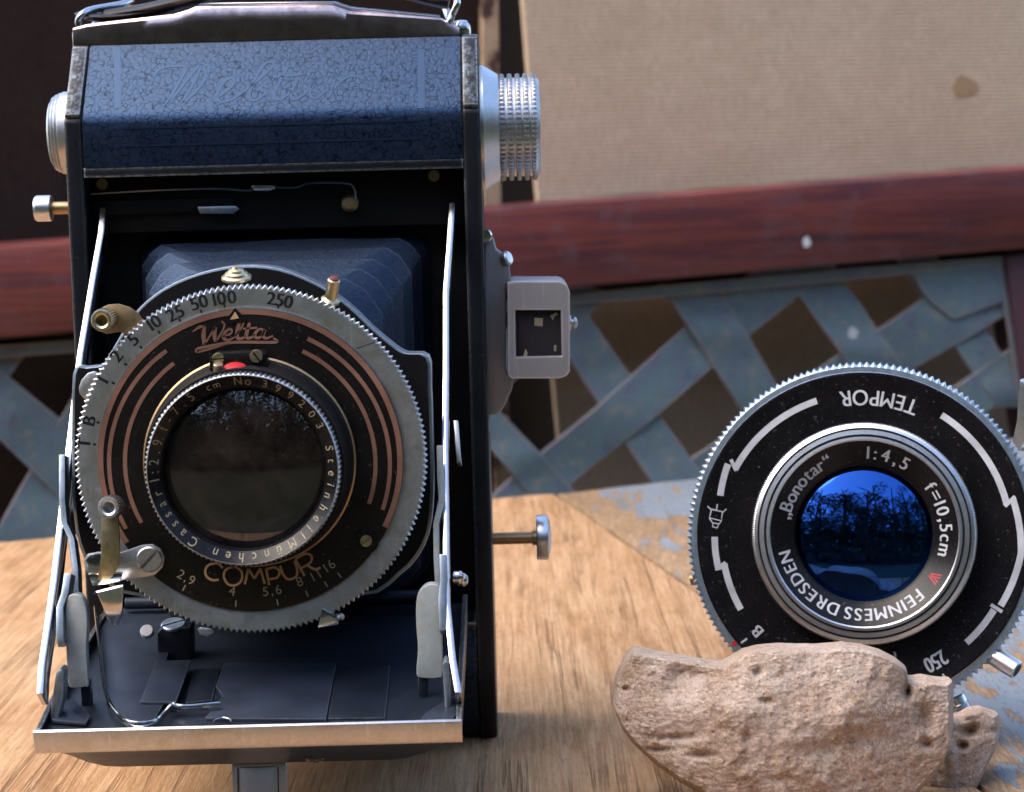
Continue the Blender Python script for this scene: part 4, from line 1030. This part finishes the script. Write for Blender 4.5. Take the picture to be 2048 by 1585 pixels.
# ---- struts
def strip(name, pts, wd, x, th, mat, tilt=0.0):
    """flat bar standing in a YZ plane; pts (Y, Z); bends follow the points"""
    P = [Vector((0, a, b)) for a, b in pts]; L = []; Rr = []
    for i in range(len(P)):
        t = (P[min(i + 1, len(P) - 1)] - P[max(i - 1, 0)]).normalized(); n_ = Vector((0, -t.z, t.y))
        L.append(P[i] + n_ * wd / 2); Rr.append(P[i] - n_ * wd / 2)
    xs = x if isinstance(x, (list, tuple)) else [x] * len(P)
    bm = bmesh.new(); rows = []
    for i in range(len(P)):
        rows.append([bm.verts.new((xs[i] - th / 2, L[i].y, L[i].z)), bm.verts.new((xs[i] + th / 2, L[i].y, L[i].z)), bm.verts.new((xs[i] + th / 2, Rr[i].y, Rr[i].z)), bm.verts.new((xs[i] - th / 2, Rr[i].y, Rr[i].z))])
    for p, q in zip(rows, rows[1:]):
        for j in range(4): bm.faces.new((p[j], q[j], q[(j + 1) % 4], p[(j + 1) % 4]))
    bm.faces.new(rows[0][::-1]); bm.faces.new(rows[-1])
    return obj(name, finish(bm, name, .18, 2, angle=40), mat, P_)
def ustr(pxs):  # (px, py, Y) -> lists
    q = [U(*p) for p in pxs]; return [(p.y, p.z) for p in q], [p.x for p in q]
for pxs, wd, th, mat in (
    ([(210, 432, 2), (206, 480, -3), (190, 570, -11), (165, 720, -24), (140, 930, -38), (112, 1180, -54), (88, 1345, -65), (85, 1400, -68)], 4.6, 1.15, 'chrome'),
    ([(905, 420, 2), (902, 480, -3), (893, 600, -13), (893, 760, -26), (891, 900, -37), (893, 1080, -48), (894, 1210, -57), (906, 1330, -65), (918, 1398, -69)], 4.6, 1.15, 'chrome'),
    ([(128, 912, -44), (128, 1000, -46), (132, 1048, -47), (146, 1080, -48), (154, 1140, -50), (156, 1210, -52)], 3.6, 1.1, 'gunmetal'),
    ([(880, 892, -44), (881, 960, -45), (884, 1000, -46), (873, 1050, -47), (874, 1120, -49), (878, 1190, -51)], 3.6, 1.1, 'grey_enamel'),
    ([(140, 1150, -57), (134, 1190, -58), (124, 1220, -59), (124, 1280, -61), (128, 1290, -61)], 4.0, 1.2, 'gunmetal'),
    ([(886, 1110, -57), (888, 1160, -58), (884, 1200, -59), (886, 1265, -61)], 4.0, 1.2, 'gunmetal'),
    ([(912, 845, -16), (916, 900, -18), (919, 930, -19)], 3.0, .9, 'nickel')):
    pts, xs = ustr(pxs); strip('strut', pts, wd, xs, th, mat)
for px, py, Y in ((914, 1155, -52), (922, 1160, -46)):
    lathe('rivet', [(0, 1.2), (.8, 1.1), (1.2, .6), (1.2, -.4), (0, -.4)], U(px, py, Y), (1, -.3, 0), 'chrome', P_, 20)

# ---- drop bed
ZH, ZF = 31.5, 25.0
YH, YF = -3.0, -74.0
def bedz(Y): return ZH + (ZF - ZH) * (Y - YH) / (YF - YH)
BX0, BX1 = -80.6, -9.8
bed = prism('bed', [(YH, ZH), (YF, ZF), (YF, ZF - 1.6), (YH, ZH - 1.6)], F_YZ, BX0 + .6, BX1 - .6, 'bed_paint', P_, .15)
for x0, x1 in ((BX0, BX0 + .9), (BX1 - .9, BX1)):
    prism('bed_side_rim', [(YH - 2, bedz(YH) + 2.2), (-60, bedz(-60) + 2.4), (YF + .6, ZF + 1.3), (YF + .6, ZF - 2.4), (YH - 2, ZH - 2.4)], F_YZ, x0, x1, 'body_black', P_, .2)
# bright front lip: rounded section, butted between the side rims
lip = [(YF, ZF + 1.25), (YF - .55, ZF + 1.45), (YF - .95, ZF + 1.1), (YF - .45, ZF - 1.6), (YF - .2, ZF - 2.3), (YF + .2, ZF - 2.75), (YF + .9, ZF - 2.9), (YF + .9, ZF - 1.7), (YF + .1, ZF - 1.2), (YF + .05, ZF + .3)]
prism('bed_lip', lip, F_YZ, BX0 - .1, BX1 + .1, 'nickel', P_, .12, 2)
# leather-covered underside, bulging
bm = bmesh.new(); rows = []
for i in range(25):
    t = i / 24; x = BX0 + 1.2 + (BX1 - BX0 - 2.4) * t
    e = min(t, 1 - t) / .16; e = min(1, e); b = math.sin(e * math.pi / 2) ** .8
    row = [(YF + .6, ZF - 2.8), (YF + 3.5, ZF - 2.9 - 1.5 * b), (YF + 8, ZF - 3.2 - 4.3 * b), (YF + 14, ZF - 3.0 - 5.4 * b), (-40, bedz(-40) - 4.2 - 6.0 * b), (-8, bedz(-8) - 4 - 5.0 * b), (-4, bedz(-4) - 1.7), (YF + .6, ZF - 1.7)]
    rows.append([bm.verts.new((x, y, z)) for y, z in row])
for p, q in zip(rows, rows[1:]):
    for j in range(8): bm.faces.new((p[j], q[j], q[(j + 1) % 8], p[(j + 1) % 8]))
bm.faces.new(rows[0][::-1]); bm.faces.new(rows[-1])
under = obj('bed_underside', finish(bm, 'bed_underside', 0, angle=50), 'leather_smooth', P_)
lathe('tripod_bush', [(0, 0.1), (.9, .1), (1.0, .3), (1.7, .35), (1.9, 0), (1.9, -1), (0, -1)], Vector((U(634, 1505, -63).x, -67.4, ZF - 6.0)), (0, -.8, -.6), 'body_black', under, 32)
# folding foot under the bed
f0 = U(467, 1528, -58); f1 = U(575, 1528, -58)
foot = prism('foot', [(-58.5, 16.4), (-60.2, 15.8), (-61.2, 9), (-62.4, .6), (-64.5, .15), (-64.5, 0), (-60.6, 0), (-59.6, 8)], F_YZ, f0.x, f1.x, 'aluminium', P_, .2)
w_ = (f1.x - f0.x)
for a, b in ((.10, .13), (.84, .87)):
    prism('foot_groove', [(-60.45, 15.2), (-61.36, 8.9), (-62.5, 1.2), (-62.3, 1.2), (-61.0, 9), (-60.0, 15.2)], F_YZ, f0.x + w_ * a, f0.x + w_ * (a + .02), 'ink', foot, 0)
prism('foot_panel', [(-60.55, 15.3), (-61.5, 8.9), (-62.6, 1.2), (-62.2, 1.2), (-61.0, 9), (-60.0, 15.3)], F_YZ, f0.x + w_ * .17, f0.x + w_ * .80, 'aluminium', foot, .12)
# hinge rods and things on the bed
lathe('hinge_rod', [(0, 0), (1.15, 0), (1.15, 62), (0, 62)], Vector((XC - 31, -9, 34.4)), (1, 0, 0), 'bed_plate', P_, 24)
box('track_plate', (XC - 20, XC + 20), (-52, -12), (0, 0), 'bed_plate', P_, .1) if False else None
def on_bed(px, py, h=0.0):                     # pixel -> point on the bed's floor raised by h
    d = ray(px, py); n_ = Vector((0, (ZH - ZF) / (YF - YH) * 1.0, 1.0)); n_ = Vector((0, -(ZF - ZH) / (YF - YH), 1.0)).normalized()
    o_ = Vector((0, YH, ZH)) + n_ * h
    t = (o_ - EYEP).dot(n_) / d.dot(n_); return EYEP + d * t
def bed_slab(name, pxs, h, th, mat, bevel=.12):
    P = [on_bed(a, b, h) for a, b in pxs]
    bm = bmesh.new(); A_ = [bm.verts.new(p) for p in P]; B_ = [bm.verts.new(p - Vector((0, 0, th))) for p in P]
    bm.faces.new(A_); bm.faces.new(B_[::-1])
    for i in range(len(P)): bm.faces.new((A_[i], B_[i], B_[(i + 1) % len(P)], A_[(i + 1) % len(P)]))
    return obj(name, finish(bm, name, bevel, 2), mat, P_)
bed_slab('track_plate', [(432, 1372), (448, 1326), (672, 1326), (652, 1438), (410, 1436), (446, 1392)], .7, .8, 'bed_plate')
bed_slab('slide_plate', [(385, 1338), (440, 1336), (424, 1400), (372, 1406)], .35, .5, 'bed_paint')
bed_slab('slide_plate', [(674, 1330), (780, 1330), (774, 1400), (770, 1436), (656, 1437)], .35, .5, 'bed_paint')
bed_slab('spring_leaf', [(280, 1404), (312, 1322), (382, 1320), (352, 1404)], 2.0, .5, 'bed_plate')
bed_slab('lever_plate', [(202, 1296), (199, 1230), (245, 1216), (330, 1214), (352, 1250), (330, 1330), (332, 1400), (308, 1440), (262, 1446), (232, 1420), (213, 1384)], 1.5, .7, 'bed_plate')
# curved lever with a bright upstanding edge
P = smooth_path([on_bed(190, 1216, 3.0), on_bed(199, 1300, 2.6), on_bed(209, 1385, 2.0), on_bed(228, 1424, 1.8), on_bed(262, 1449, 1.6), on_bed(308, 1446, 1.6), on_bed(330, 1426, 1.6), on_bed(344, 1413, 1.6), on_bed(368, 1417, 1.6), on_bed(440, 1411, 1.4)], 6)
bm = bmesh.new(); add_tube(bm, P, .26, 10, flat=2.6, upv=(0, 0, 1)); obj('bed_lever', finish(bm, 'bed_lever', 0, angle=50), 'chrome', P_)
bl = on_bed(348, 1320, 0)
blk = prism('slide_block', [(a.x, a.z) for a in (U(p[0], p[1], bl.y) for p in ((314, 1268), (320, 1256), (382, 1254), (384, 1322), (314, 1324)))], F_XZ, bl.y - .2, bl.y + 5, 'bed_paint', P_, .5, 3)
screw('screw', U(347, 1250, bl.y + 1.6), 2.3, 'gunmetal', blk, ax=(0, -.30, 1), slot=30, h=.4)
lathe('disc_rivet', [(0, .5), (1.1, .45), (1.25, .2), (1.25, -.6), (0, -.6)], U(294, 1263, bl.y - .8), (0, -.8, .6), 'white_print', blk, 28)
# focusing tabs: rounded, ivory grey
for pxs, Y in (([(131, 1226), (134, 1200), (142, 1190), (158, 1192), (168, 1204), (173, 1224), (174, 1260), (172, 1300), (176, 1368), (170, 1374), (142, 1376), (136, 1360), (132, 1290)], -60), ([(832, 1222), (834, 1196), (842, 1180), (856, 1170), (872, 1170), (882, 1180), (884, 1220), (884, 1340), (878, 1356), (842, 1356), (833, 1346), (836, 1300), (833, 1260)], -60)):
    sm_ = [(p.x, p.y) for p in smooth_path([Vector((a, b, 0)) for a, b in pxs], 3, True)]
    prism('focus_tab', XZ(sm_, Y), F_XZ, Y, Y + 2.6, 'grey_enamel', P_, .7, 3)
for px, py, x2 in ((172, 1376, 150), (845, 1352, 845)):
    q = U(px, py, -58); z0 = bedz(-58)
    box('tab_post', (q.x - .8, q.x + 1.0), (-58.8, -57.2), (z0 - .2, q.z + 1.5), 'bed_paint', P_, .2)
# strut anchors at the bed's corners
for pxs, Y in (([(100, 1440), (104, 1400), (112, 1345), (120, 1338), (128, 1344), (126, 1400), (116, 1436), (128, 1446)], -67), ([(884, 1330), (890, 1320), (898, 1326), (902, 1400), (900, 1425), (888, 1440), (880, 1440), (890, 1418)], -67)):
    prism('strut_anchor', XZ(pxs, Y), F_XZ, Y, Y + 4, 'gunmetal', P_, .25)
bed_slab('corner_plate', [(838, 1442), (852, 1425), (905, 1392), (918, 1392), (916, 1425), (904, 1438)], .9, .6, 'bed_plate')
bed_slab('corner_plate', [(104, 1440), (116, 1400), (150, 1400), (180, 1432), (172, 1446)], .9, .6, 'bed_plate')
tube('bed_catch', [on_bed(425, 1447, .8), on_bed(430, 1440, .9), on_bed(446, 1436, .9), on_bed(460, 1439, .9), on_bed(463, 1445, .8)], .18, 'chrome', P_, 8)

# ================================================================== LOOSE SHUTTER WITH BLUE LENS
L2C = U(1724, 1073, 0); k2 = mm(L2C)
nrm = (EYEP - L2C).normalized()
xr = (RT - nrm * RT.dot(nrm)).normalized(); yy = -nrm; zz = xr.cross(yy)
LM = Matrix((xr, yy, zz)).transposed().to_4x4(); LM.translation = L2C * S
l2 = thing('lens_shutter', 'loose round lens shutter with blue coated glass propped upside down in the stone', 'lens', local=LM)
O = Vector((0, 0, 0)); AF = (0, -1, 0)
def rel(px, py): return ((px - 1724) * k2, -(py - 1073) * k2)
def pol(px, py):
    x, z = rel(px, py); return math.degrees(math.atan2(x, z)), math.hypot(x, z)
def relL(l): return [rel(*p) for p in l]
def y_at(h): return Vector((0, -h, 0))
RO2 = 351 * k2
lathe('shutter_case', [(0, -13), (17, -13), (17, -7.5), (27.5, -7.5), (28.5, -6.8), (28.5, -1), (0, -1)], O, AF, 'inner_black', l2, 96)
lathe('rear_barrel', [(12.5, -22), (14.2, -22), (14.6, -21.5), (14.6, -12.9)], O, AF, 'blue_alloy', l2, 64)
bm = bmesh.new()
add_lathe(bm, [(27, -3.2), (RO2 - .4, -3.2), (RO2, -2.7), (RO2, -.5), (RO2 - .45, 0.0), (RO2 - 1.1, .12), (330 * k2, .12), (329 * k2, -.05), (27, -.1), (27, -3.2)], axis_frame(O, AF), teeth=164, depth=.72, teeth_rows=(1, 2, 3, 4))
rg2 = obj('serrated_ring', finish(bm, 'serrated_ring', 0, angle=24), 'blue_alloy', l2)
pl2 = lathe('black_plate', [(329.5 * k2, -.4), (329.5 * k2, .15), (327 * k2, .32), (324 * k2, .36), (322 * k2, .30), (205 * k2, .30), (205 * k2, -.4)], O, AF, 'plate_black', l2, 200, angle=25)
lathe('plate_edge_line', [(329.9 * k2, .1), (329.6 * k2, .34), (328.6 * k2, .36)], O, AF, 'chrome', pl2, 200)
YP = -.31
def arcband(pxs, wd=13):
    P = []
    for i in range(len(pxs) - 1):
        a0, r0 = pol(*pxs[i]); a1, r1 = pol(*pxs[i + 1])
        if a1 - a0 > 180: a1 -= 360
        if a1 - a0 < -180: a1 += 360
        m = max(1, int(abs(a1 - a0)))
        for j in range(m): P.append((r0 + (r1 - r0) * j / m, a0 + (a1 - a0) * j / m))
    a, r = pol(*pxs[-1]); P.append((r, a))
    return [(r * math.sin(R(a)), r * math.cos(R(a))) for r, a in P]
for seg in (((1637, 801), (1472, 938)), ((1458, 927), (1442, 991)), ((1430, 1074), (1438, 1141)), ((1449, 1128), (1482, 1220)), ((1883, 832), (2008, 1011)), ((2019, 998), (2034, 1106), (1993, 1210)), ((1980, 1218), (1926, 1283))):
    strokes('silver_arc', [arcband(seg)], 13 * k2, YP, 'white_print', pl2, 1, .02)
for q in (((1474, 941), (1464, 918)), ((1432, 1139), (1452, 1126)), ((2004, 1014), (2024, 994)), ((1996, 1222), (1974, 1208))):
    strokes('silver_step', [relL(q)], 7 * k2, YP, 'white_print', pl2, 1, .024)
arc_text('lettering', 'TEMPOR', (0, 0), 277 * k2, 23.5, -8.5, 3.1, lambda q: YP - .02, 'white_print', pl2, mode='in', bold=.05, squeeze=.9)
a, r = pol(1866, 1321); arc_text('lettering', '250', (0, 0), r, a - 4.4, a + 4.4, 3.0, lambda q: YP - .02, 'white_print', pl2, squeeze=.72, bold=.1)
a, r = pol(1513, 1262); arc_text('lettering', 'B', (0, 0), r, a - 1.9, a + 1.9, 2.3, lambda q: YP - .02, 'white_print', pl2, bold=.12)
for p, q in (((1494, 1278), (1482, 1287)), ((1879, 1345), (1887, 1359)), ((1785, 1302), (1788, 1312))):
    strokes('tick', [relL([p, q])], .38, YP, 'white_print', pl2, 1, .02)
PLUG = [[(1416, 1012), (1422, 1018), (1448, 1024), (1454, 1018)], [(1436, 1008), (1434, 1020)], [(1424, 1019), (1420, 1036), (1444, 1042), (1446, 1024)], [(1420, 1037), (1426, 1046), (1440, 1048), (1444, 1041)], [(1427, 1046), (1426, 1054), (1436, 1056), (1438, 1048)]]
strokes('plug_symbol', [relL(l) for l in PLUG], .24, YP, 'white_print', pl2, 1, .02)
# red dot on the ring
q = rel(1468, 1288); lathe('red_dot', [(0, .12), (.5, .10), (.55, -.1), (0, -.1)], Vector((q[0], -.14, q[1])), AF, 'red_enamel', rg2, 20)
# lens mount: knurled rim, grooves, engraved cone, glass (rises towards the viewer)
R0, R1, R2 = 224 * k2 * .985, 186 * k2 * .985, 140 * k2 * .985
HB = 6.0
def shift(px, py, h):                          # features nearer the viewer look a little larger
    x, z = rel(px, py); kk = 1 - h / 430; return (x * kk, z * kk)
OFF = Vector((.35, 0, .55))                    # the mount sits slightly off the plate's middle
def m_at(h): return OFF + Vector((0, -h, 0))
bm = bmesh.new()
add_lathe(bm, [(R0 - 1.6, .2), (R0 - 1.3, .2), (R0 - 1.2, HB - 3.0), (R0 - .2, HB - 2.7), (R0, HB - 2.4), (R0, HB - .7), (R0 - .25, HB - .4), (R0 - .6, HB - .3)], axis_frame(m_at(0), AF), teeth=300, depth=.26, teeth_rows=(4, 5, 6))
mount = obj('lens_mount', finish(bm, 'lens_mount', 0, angle=24), 'aluminium', l2)
gpr = [(R0 - .55, HB - .32), (R0 - 1.15, HB - .05), (R0 - 1.25, HB - .4), (R0 - 1.5, HB - .4), (R0 - 1.6, HB + .05), (R0 - 2.45, HB + .15), (R0 - 2.55, HB - .25), (R0 - 2.85, HB - .25), (R0 - 2.95, HB + .2), (R1 + .25, HB + .25), (R1, HB + .05)]
lathe('front_ring', gpr, m_at(0), AF, 'aluminium', mount, 180, angle=22)
for ra in (R0 - 1.38, R0 - 2.70):
    h_ = HB - .38 if ra > R0 - 2 else HB - .23
    lathe('groove', [(ra + .17, h_), (ra, h_ + .03), (ra - .17, h_)], m_at(0), AF, 'ink', mount, 180)
cone = lathe('engraved_cone', [(R1 + .02, HB + .06), (R2, HB - 2.6), (R2 - .1, HB - 3.3), (R2 - .3, HB - 3.4), (R2 - .3, HB - 9)], m_at(0), AF, 'plate_black', mount, 180, angle=25)
yc2 = lambda q: -(HB + .06) + (R1 - q) / (R1 - R2) * 2.66 - .03
RM = 163 * k2 * .985
def cone_text(s, a0, a1, cap, mat='white_print', sq=1.0):
    o = arc_text('engraving', s, (0, 0), RM, a0, a1, cap, yc2, mat, cone, squeeze=sq, bold=.07)
    o.data.transform(Matrix.Translation(OFF * S)); return o
cone_text('\u201eBonotar\u201c', 281, 336, 2.5)
cone_text('1:4,5', 3, 33, 2.4)
cone_text('f=10,5cm', 53, 106, 2.4)
cone_text('FEINMESS', 137, 194, 2.35)
cone_text('DRESDEN', 199, 257, 2.35)
vm = arc_text('red_mark', 'V', (0, 0), RM, 119, 124, 2.2, yc2, 'red_enamel', cone, bold=.3); vm.data.transform(Matrix.Translation(OFF * S))
lens_obj('lens_element', lens_mesh('lens_element', R2 - .3, 2.2, 1.3, 1.6), m_at(HB - 4.6), AF, 'coated_glass', mount)
lens_obj('lens_element', lens_mesh('lens_element', R2 * .66, .9, 1.5, 1.6), m_at(HB - 12.0), AF, 'coated_glass', mount)
lathe('aperture_disc', [(R2 - .25, HB - 7), (R2 - .25, HB - 12.3), (R2 * .72, HB - 12.6), (R2 * .70, HB - 15.0), (R2 * .4, HB - 15.2), (0, HB - 15.2)], m_at(0), AF, 'inner_black', mount, 96)
# controls on the rim
q = rel(2006, 1326); d_ = Vector((q[0], 0, q[1])).normalized()
bm_ax = Vector((.80, -.35, -.50)).normalized()
post = lathe('cocking_post', [(0, 4.2), (1.75, 4.2), (1.9, 4.0), (1.95, 0), (1.9, -1.5), (0, -1.5)], Vector((q[0], 1.0, q[1])) - bm_ax * 2.0, bm_ax, 'aluminium', l2, 36)
lathe('dark_bore', [(0, .06), (1.3, .06), (1.35, 0)], Vector((q[0], 1.0, q[1])) + bm_ax * 2.22, bm_ax, 'ink', post, 24)
q = rel(1912, 1412); a_ = Vector((.45, 0, -.9)).normalized()
lathe('cable_socket', [(2.0, -2), (2.0, -.6), (2.3, -.4), (2.0, -.1), (2.3, .2), (2.0, .5), (2.3, .8), (2.0, 1.1), (2.2, 1.4), (1.2, 1.6), (0, 1.6)], Vector((q[0], 3.0, q[1])), a_, 'chrome', l2, 28)
q = rel(1386, 1160); lathe('pin', [(0, .9), (1.1, .8), (1.2, .4), (1.2, -1.0), (0, -1.0)], Vector((q[0], 2.4, q[1])), (-1, 0, -.2), 'old_brass', l2, 20)
bm = bmesh.new()
cp = [(2020, 884, 2032, 905), (2023, 870, 2046, 882), (2028, 846, 2052, 858), (2031, 800, 2060, 812), (2034, 766, 2064, 784), (2040, 762, 2068, 776)]
hs = [.6, 1.3, 2.4, 3.4, 4.2, 3.6]
fr_ = [[bm.verts.new((*[rel(a, b)[0]], -h, rel(a, b)[1])), bm.verts.new((rel(c, d)[0], -h, rel(c, d)[1]))] for (a, b, c, d), h in zip(cp, hs)]
bk_ = [[bm.verts.new(v.co + Vector((.25, .7, -.1))) for v in rr] for rr in fr_]
for i in range(len(cp) - 1):
    bm.faces.new((fr_[i][0], fr_[i][1], fr_[i + 1][1], fr_[i + 1][0])); bm.faces.new((bk_[i][0], bk_[i + 1][0], bk_[i + 1][1], bk_[i][1]))
    for s in (0, 1): bm.faces.new((fr_[i][s], fr_[i + 1][s], bk_[i + 1][s], bk_[i][s]))
bm.faces.new((fr_[0][0], bk_[0][0], bk_[0][1], fr_[0][1])); bm.faces.new((fr_[-1][0], fr_[-1][1], bk_[-1][1], bk_[-1][0]))
obj('release_lever', finish(bm, 'release_lever', .12, 2, angle=40), 'blue_alloy', l2)
prism('lever_stop', relL([(2034, 900), (2062, 872), (2066, 884), (2040, 906)]), F_XZ, -1.2, .6, 'blue_alloy', l2, .12)

# ================================================================== STONE
stn = thing('stone', 'rough tan porous stone propping up the loose lens', 'stone', (50, -35, 0))
TOP = [(1226, 1394), (1232, 1362), (1244, 1334), (1254, 1316), (1266, 1300), (1280, 1301), (1300, 1306), (1330, 1311), (1380, 1320), (1420, 1327), (1450, 1329), (1470, 1318), (1490, 1305), (1515, 1298), (1560, 1293), (1600, 1295), (1640, 1296), (1690, 1291), (1730, 1295), (1765, 1305), (1795, 1320), (1812, 1334), (1817, 1358), (1832, 1359), (1852, 1356), (1872, 1360), (1890, 1362), (1904, 1361), (1907, 1380)]
BOT = [(1226, 1402), (1230, 1425), (1245, 1460), (1270, 1492), (1310, 1528), (1360, 1565), (1420, 1596), (1500, 1612), (1600, 1618), (1700, 1616), (1780, 1608), (1830, 1592), (1860, 1560), (1885, 1530), (1900, 1496), (1907, 1450)]
def lerp_curve(C, x):
    if x <= C[0][0]: return C[0][1]
    for a, b in zip(C, C[1:]):
        if x <= b[0]:
            t = (x - a[0]) / max(1e-6, b[0] - a[0]); return a[1] + (b[1] - a[1]) * t
    return C[-1][1]
def fbm(p, o=4):
    v = 0; a = 1; f = 1
    for i in range(o): v += a * noise.noise(p * f); a *= .5; f *= 2.1
    return v
def stone_wall(name, top, bot, Yc, thick, bulge, pits, NX=300, NZ=160, seed=0.0, lean=0.0):
    x0, x1 = top[0][0], top[-1][0]; bm = bmesh.new()
    F_, B_ = [], []
    for i in range(NX + 1):
        t = i / NX; t2 = .5 - .5 * math.cos(math.pi * t); px = x0 + (x1 - x0) * (.35 * t + .65 * t2)
        zt, zb = lerp_curve(top, px), lerp_curve(bot, px); cf, cb = [], []
        ex = min(1, min(px - x0, x1 - px) / 60.0)
        for j in range(NZ + 1):
            s = j / NZ; s2 = .5 - .5 * math.cos(math.pi * s); s = .3 * s + .7 * s2
            py = zt + (zb - zt) * s
            ed = min(1.0, min((py - zt), (zb - py)) / 12.0, max(0, min(px - x0, x1 - px)) / 12.0)
            rnd_ = math.sqrt(max(0.0, 1 - (1 - ed) ** 2))
            u = (px - (x0 + x1) / 2) / ((x1 - x0) / 2)
            base = Yc - bulge * (1 - u * u) * (.35 + .65 * math.sin(math.pi * min(1, .12 + s * .75))) + lean * (1 - s)
            pt0 = U(px, py, base)
            nz = fbm(Vector((pt0.x, pt0.z, seed)) * .085, 5) * .95 + fbm(Vector((pt0.x, pt0.z, seed + 9)) * .5, 4) * .20 - .9 * max(0, fbm(Vector((pt0.x, pt0.z, seed + 4)) * .32, 3) - .45) + fbm(Vector((pt0.x, pt0.z, seed + 2)) * 1.25, 3) * .09 + .25 * abs(fbm(Vector((pt0.x * .7, pt0.z * 1.3, seed + 6)) * .9, 3))
            dep = 0.0
            for (ax, ay, rx, ry, d) in pits:
                q = ((px - ax) / rx) ** 2 + ((py - ay) / ry) ** 2
                if q < 6: dep += d * math.exp(-q)
            hf = thick / 2 * rnd_
            yf = base - hf + (nz + dep) * rnd_
            yb = base + hf * 1.0 + .6 * nz * rnd_
            cf.append(bm.verts.new(U(px, py, yf))); 
            q = U(px, py, base); cb.append(bm.verts.new((q.x, yb, q.z)) if rnd_ > 1e-3 else cf[-1])
        F_.append(cf); B_.append(cb)
    def quad(a, b, c, d):
        vs = []
        for v in (a, b, c, d):
            if v not in vs: vs.append(v)
        if len(vs) >= 3:
            try: bm.faces.new(vs)
            except ValueError: pass
    for i in range(NX):
        for j in range(NZ):
            quad(F_[i][j], F_[i][j + 1], F_[i + 1][j + 1], F_[i + 1][j]); quad(B_[i][j], B_[i + 1][j], B_[i + 1][j + 1], B_[i][j + 1])
    bmesh.ops.remove_doubles(bm, verts=bm.verts, dist=.002)
    return obj(name, finish(bm, name, 0, angle=80), 'stone', stn)
PITS = [(1375, 1352, 55, 26, 2.2), (1345, 1385, 40, 22, 1.6), (1253, 1378, 7, 5, 1.4), (1575, 1300, 22, 7, 1.4), (1515, 1347, 9, 9, 1.2), (1534, 1403, 14, 7, 1.0), (1815, 1385, 8, 14, 3.2), (1852, 1438, 18, 26, 2.4), (1855, 1488, 12, 9, 1.8), (1405, 1510, 22, 7, 1.5), (1350, 1475, 40, 7, 1.3), (1320, 1500, 26, 5, 1.2), (1497, 1476, 10, 16, .9), (1650, 1500, 60, 24, 1.0), (1740, 1480, 40, 20, .8), (1840, 1365, 14, 8, 1.2), (1560, 1560, 30, 10, .8), (1700, 1420, 60, 40, -1.2), (1480, 1420, 60, 30, -1.0), (1820, 1335, 10, 26, 1.0)]
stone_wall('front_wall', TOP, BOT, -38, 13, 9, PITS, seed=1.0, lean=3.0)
TOP2 = [(1840, 1440), (1870, 1436), (1905, 1434), (1925, 1431), (1945, 1420), (1965, 1417), (1985, 1424), (1996, 1427), (1998, 1445), (1999, 1460)]
BOT2 = [(1840, 1600), (1880, 1605), (1920, 1606), (1944, 1596), (1958, 1570), (1976, 1530), (1990, 1500), (1996, 1480), (1999, 1470)]
stone_wall('rear_wall', TOP2, BOT2, -24, 11, 3, [(1940, 1462, 18, 12, 3.2), (1925, 1492, 10, 8, 3.0), (1925, 1440, 16, 7, 1.4), (1975, 1510, 20, 30, .8), (1990, 1462, 8, 6, 1.0), (1900, 1520, 16, 30, -1.6)], 70, 70, seed=5.0, lean=2.0)
# hollow floor of the stone, carrying the lens
bm = bmesh.new(); bmesh.ops.create_icosphere(bm, subdivisions=5, radius=1.0)
for v in bm.verts:
    p = v.co.copy(); n_ = fbm(p * 1.6 + Vector((3, 1, 7)), 4) * .12
    p *= 1 + n_
    v.co = Vector((58 + p.x * 31, -8 + p.y * 27, max(0.05, 4 + p.z * 6.0) if p.z < 0 else 4 + p.z * 5.2 * (.5 + .5 * abs(p.y))))
obj('floor', finish(bm, 'floor', 0, angle=80), 'stone', stn)
# lens-mount fluff: nothing more; keep the scene tidy
for m_ in bpy.data.materials: m_.use_fake_user = False
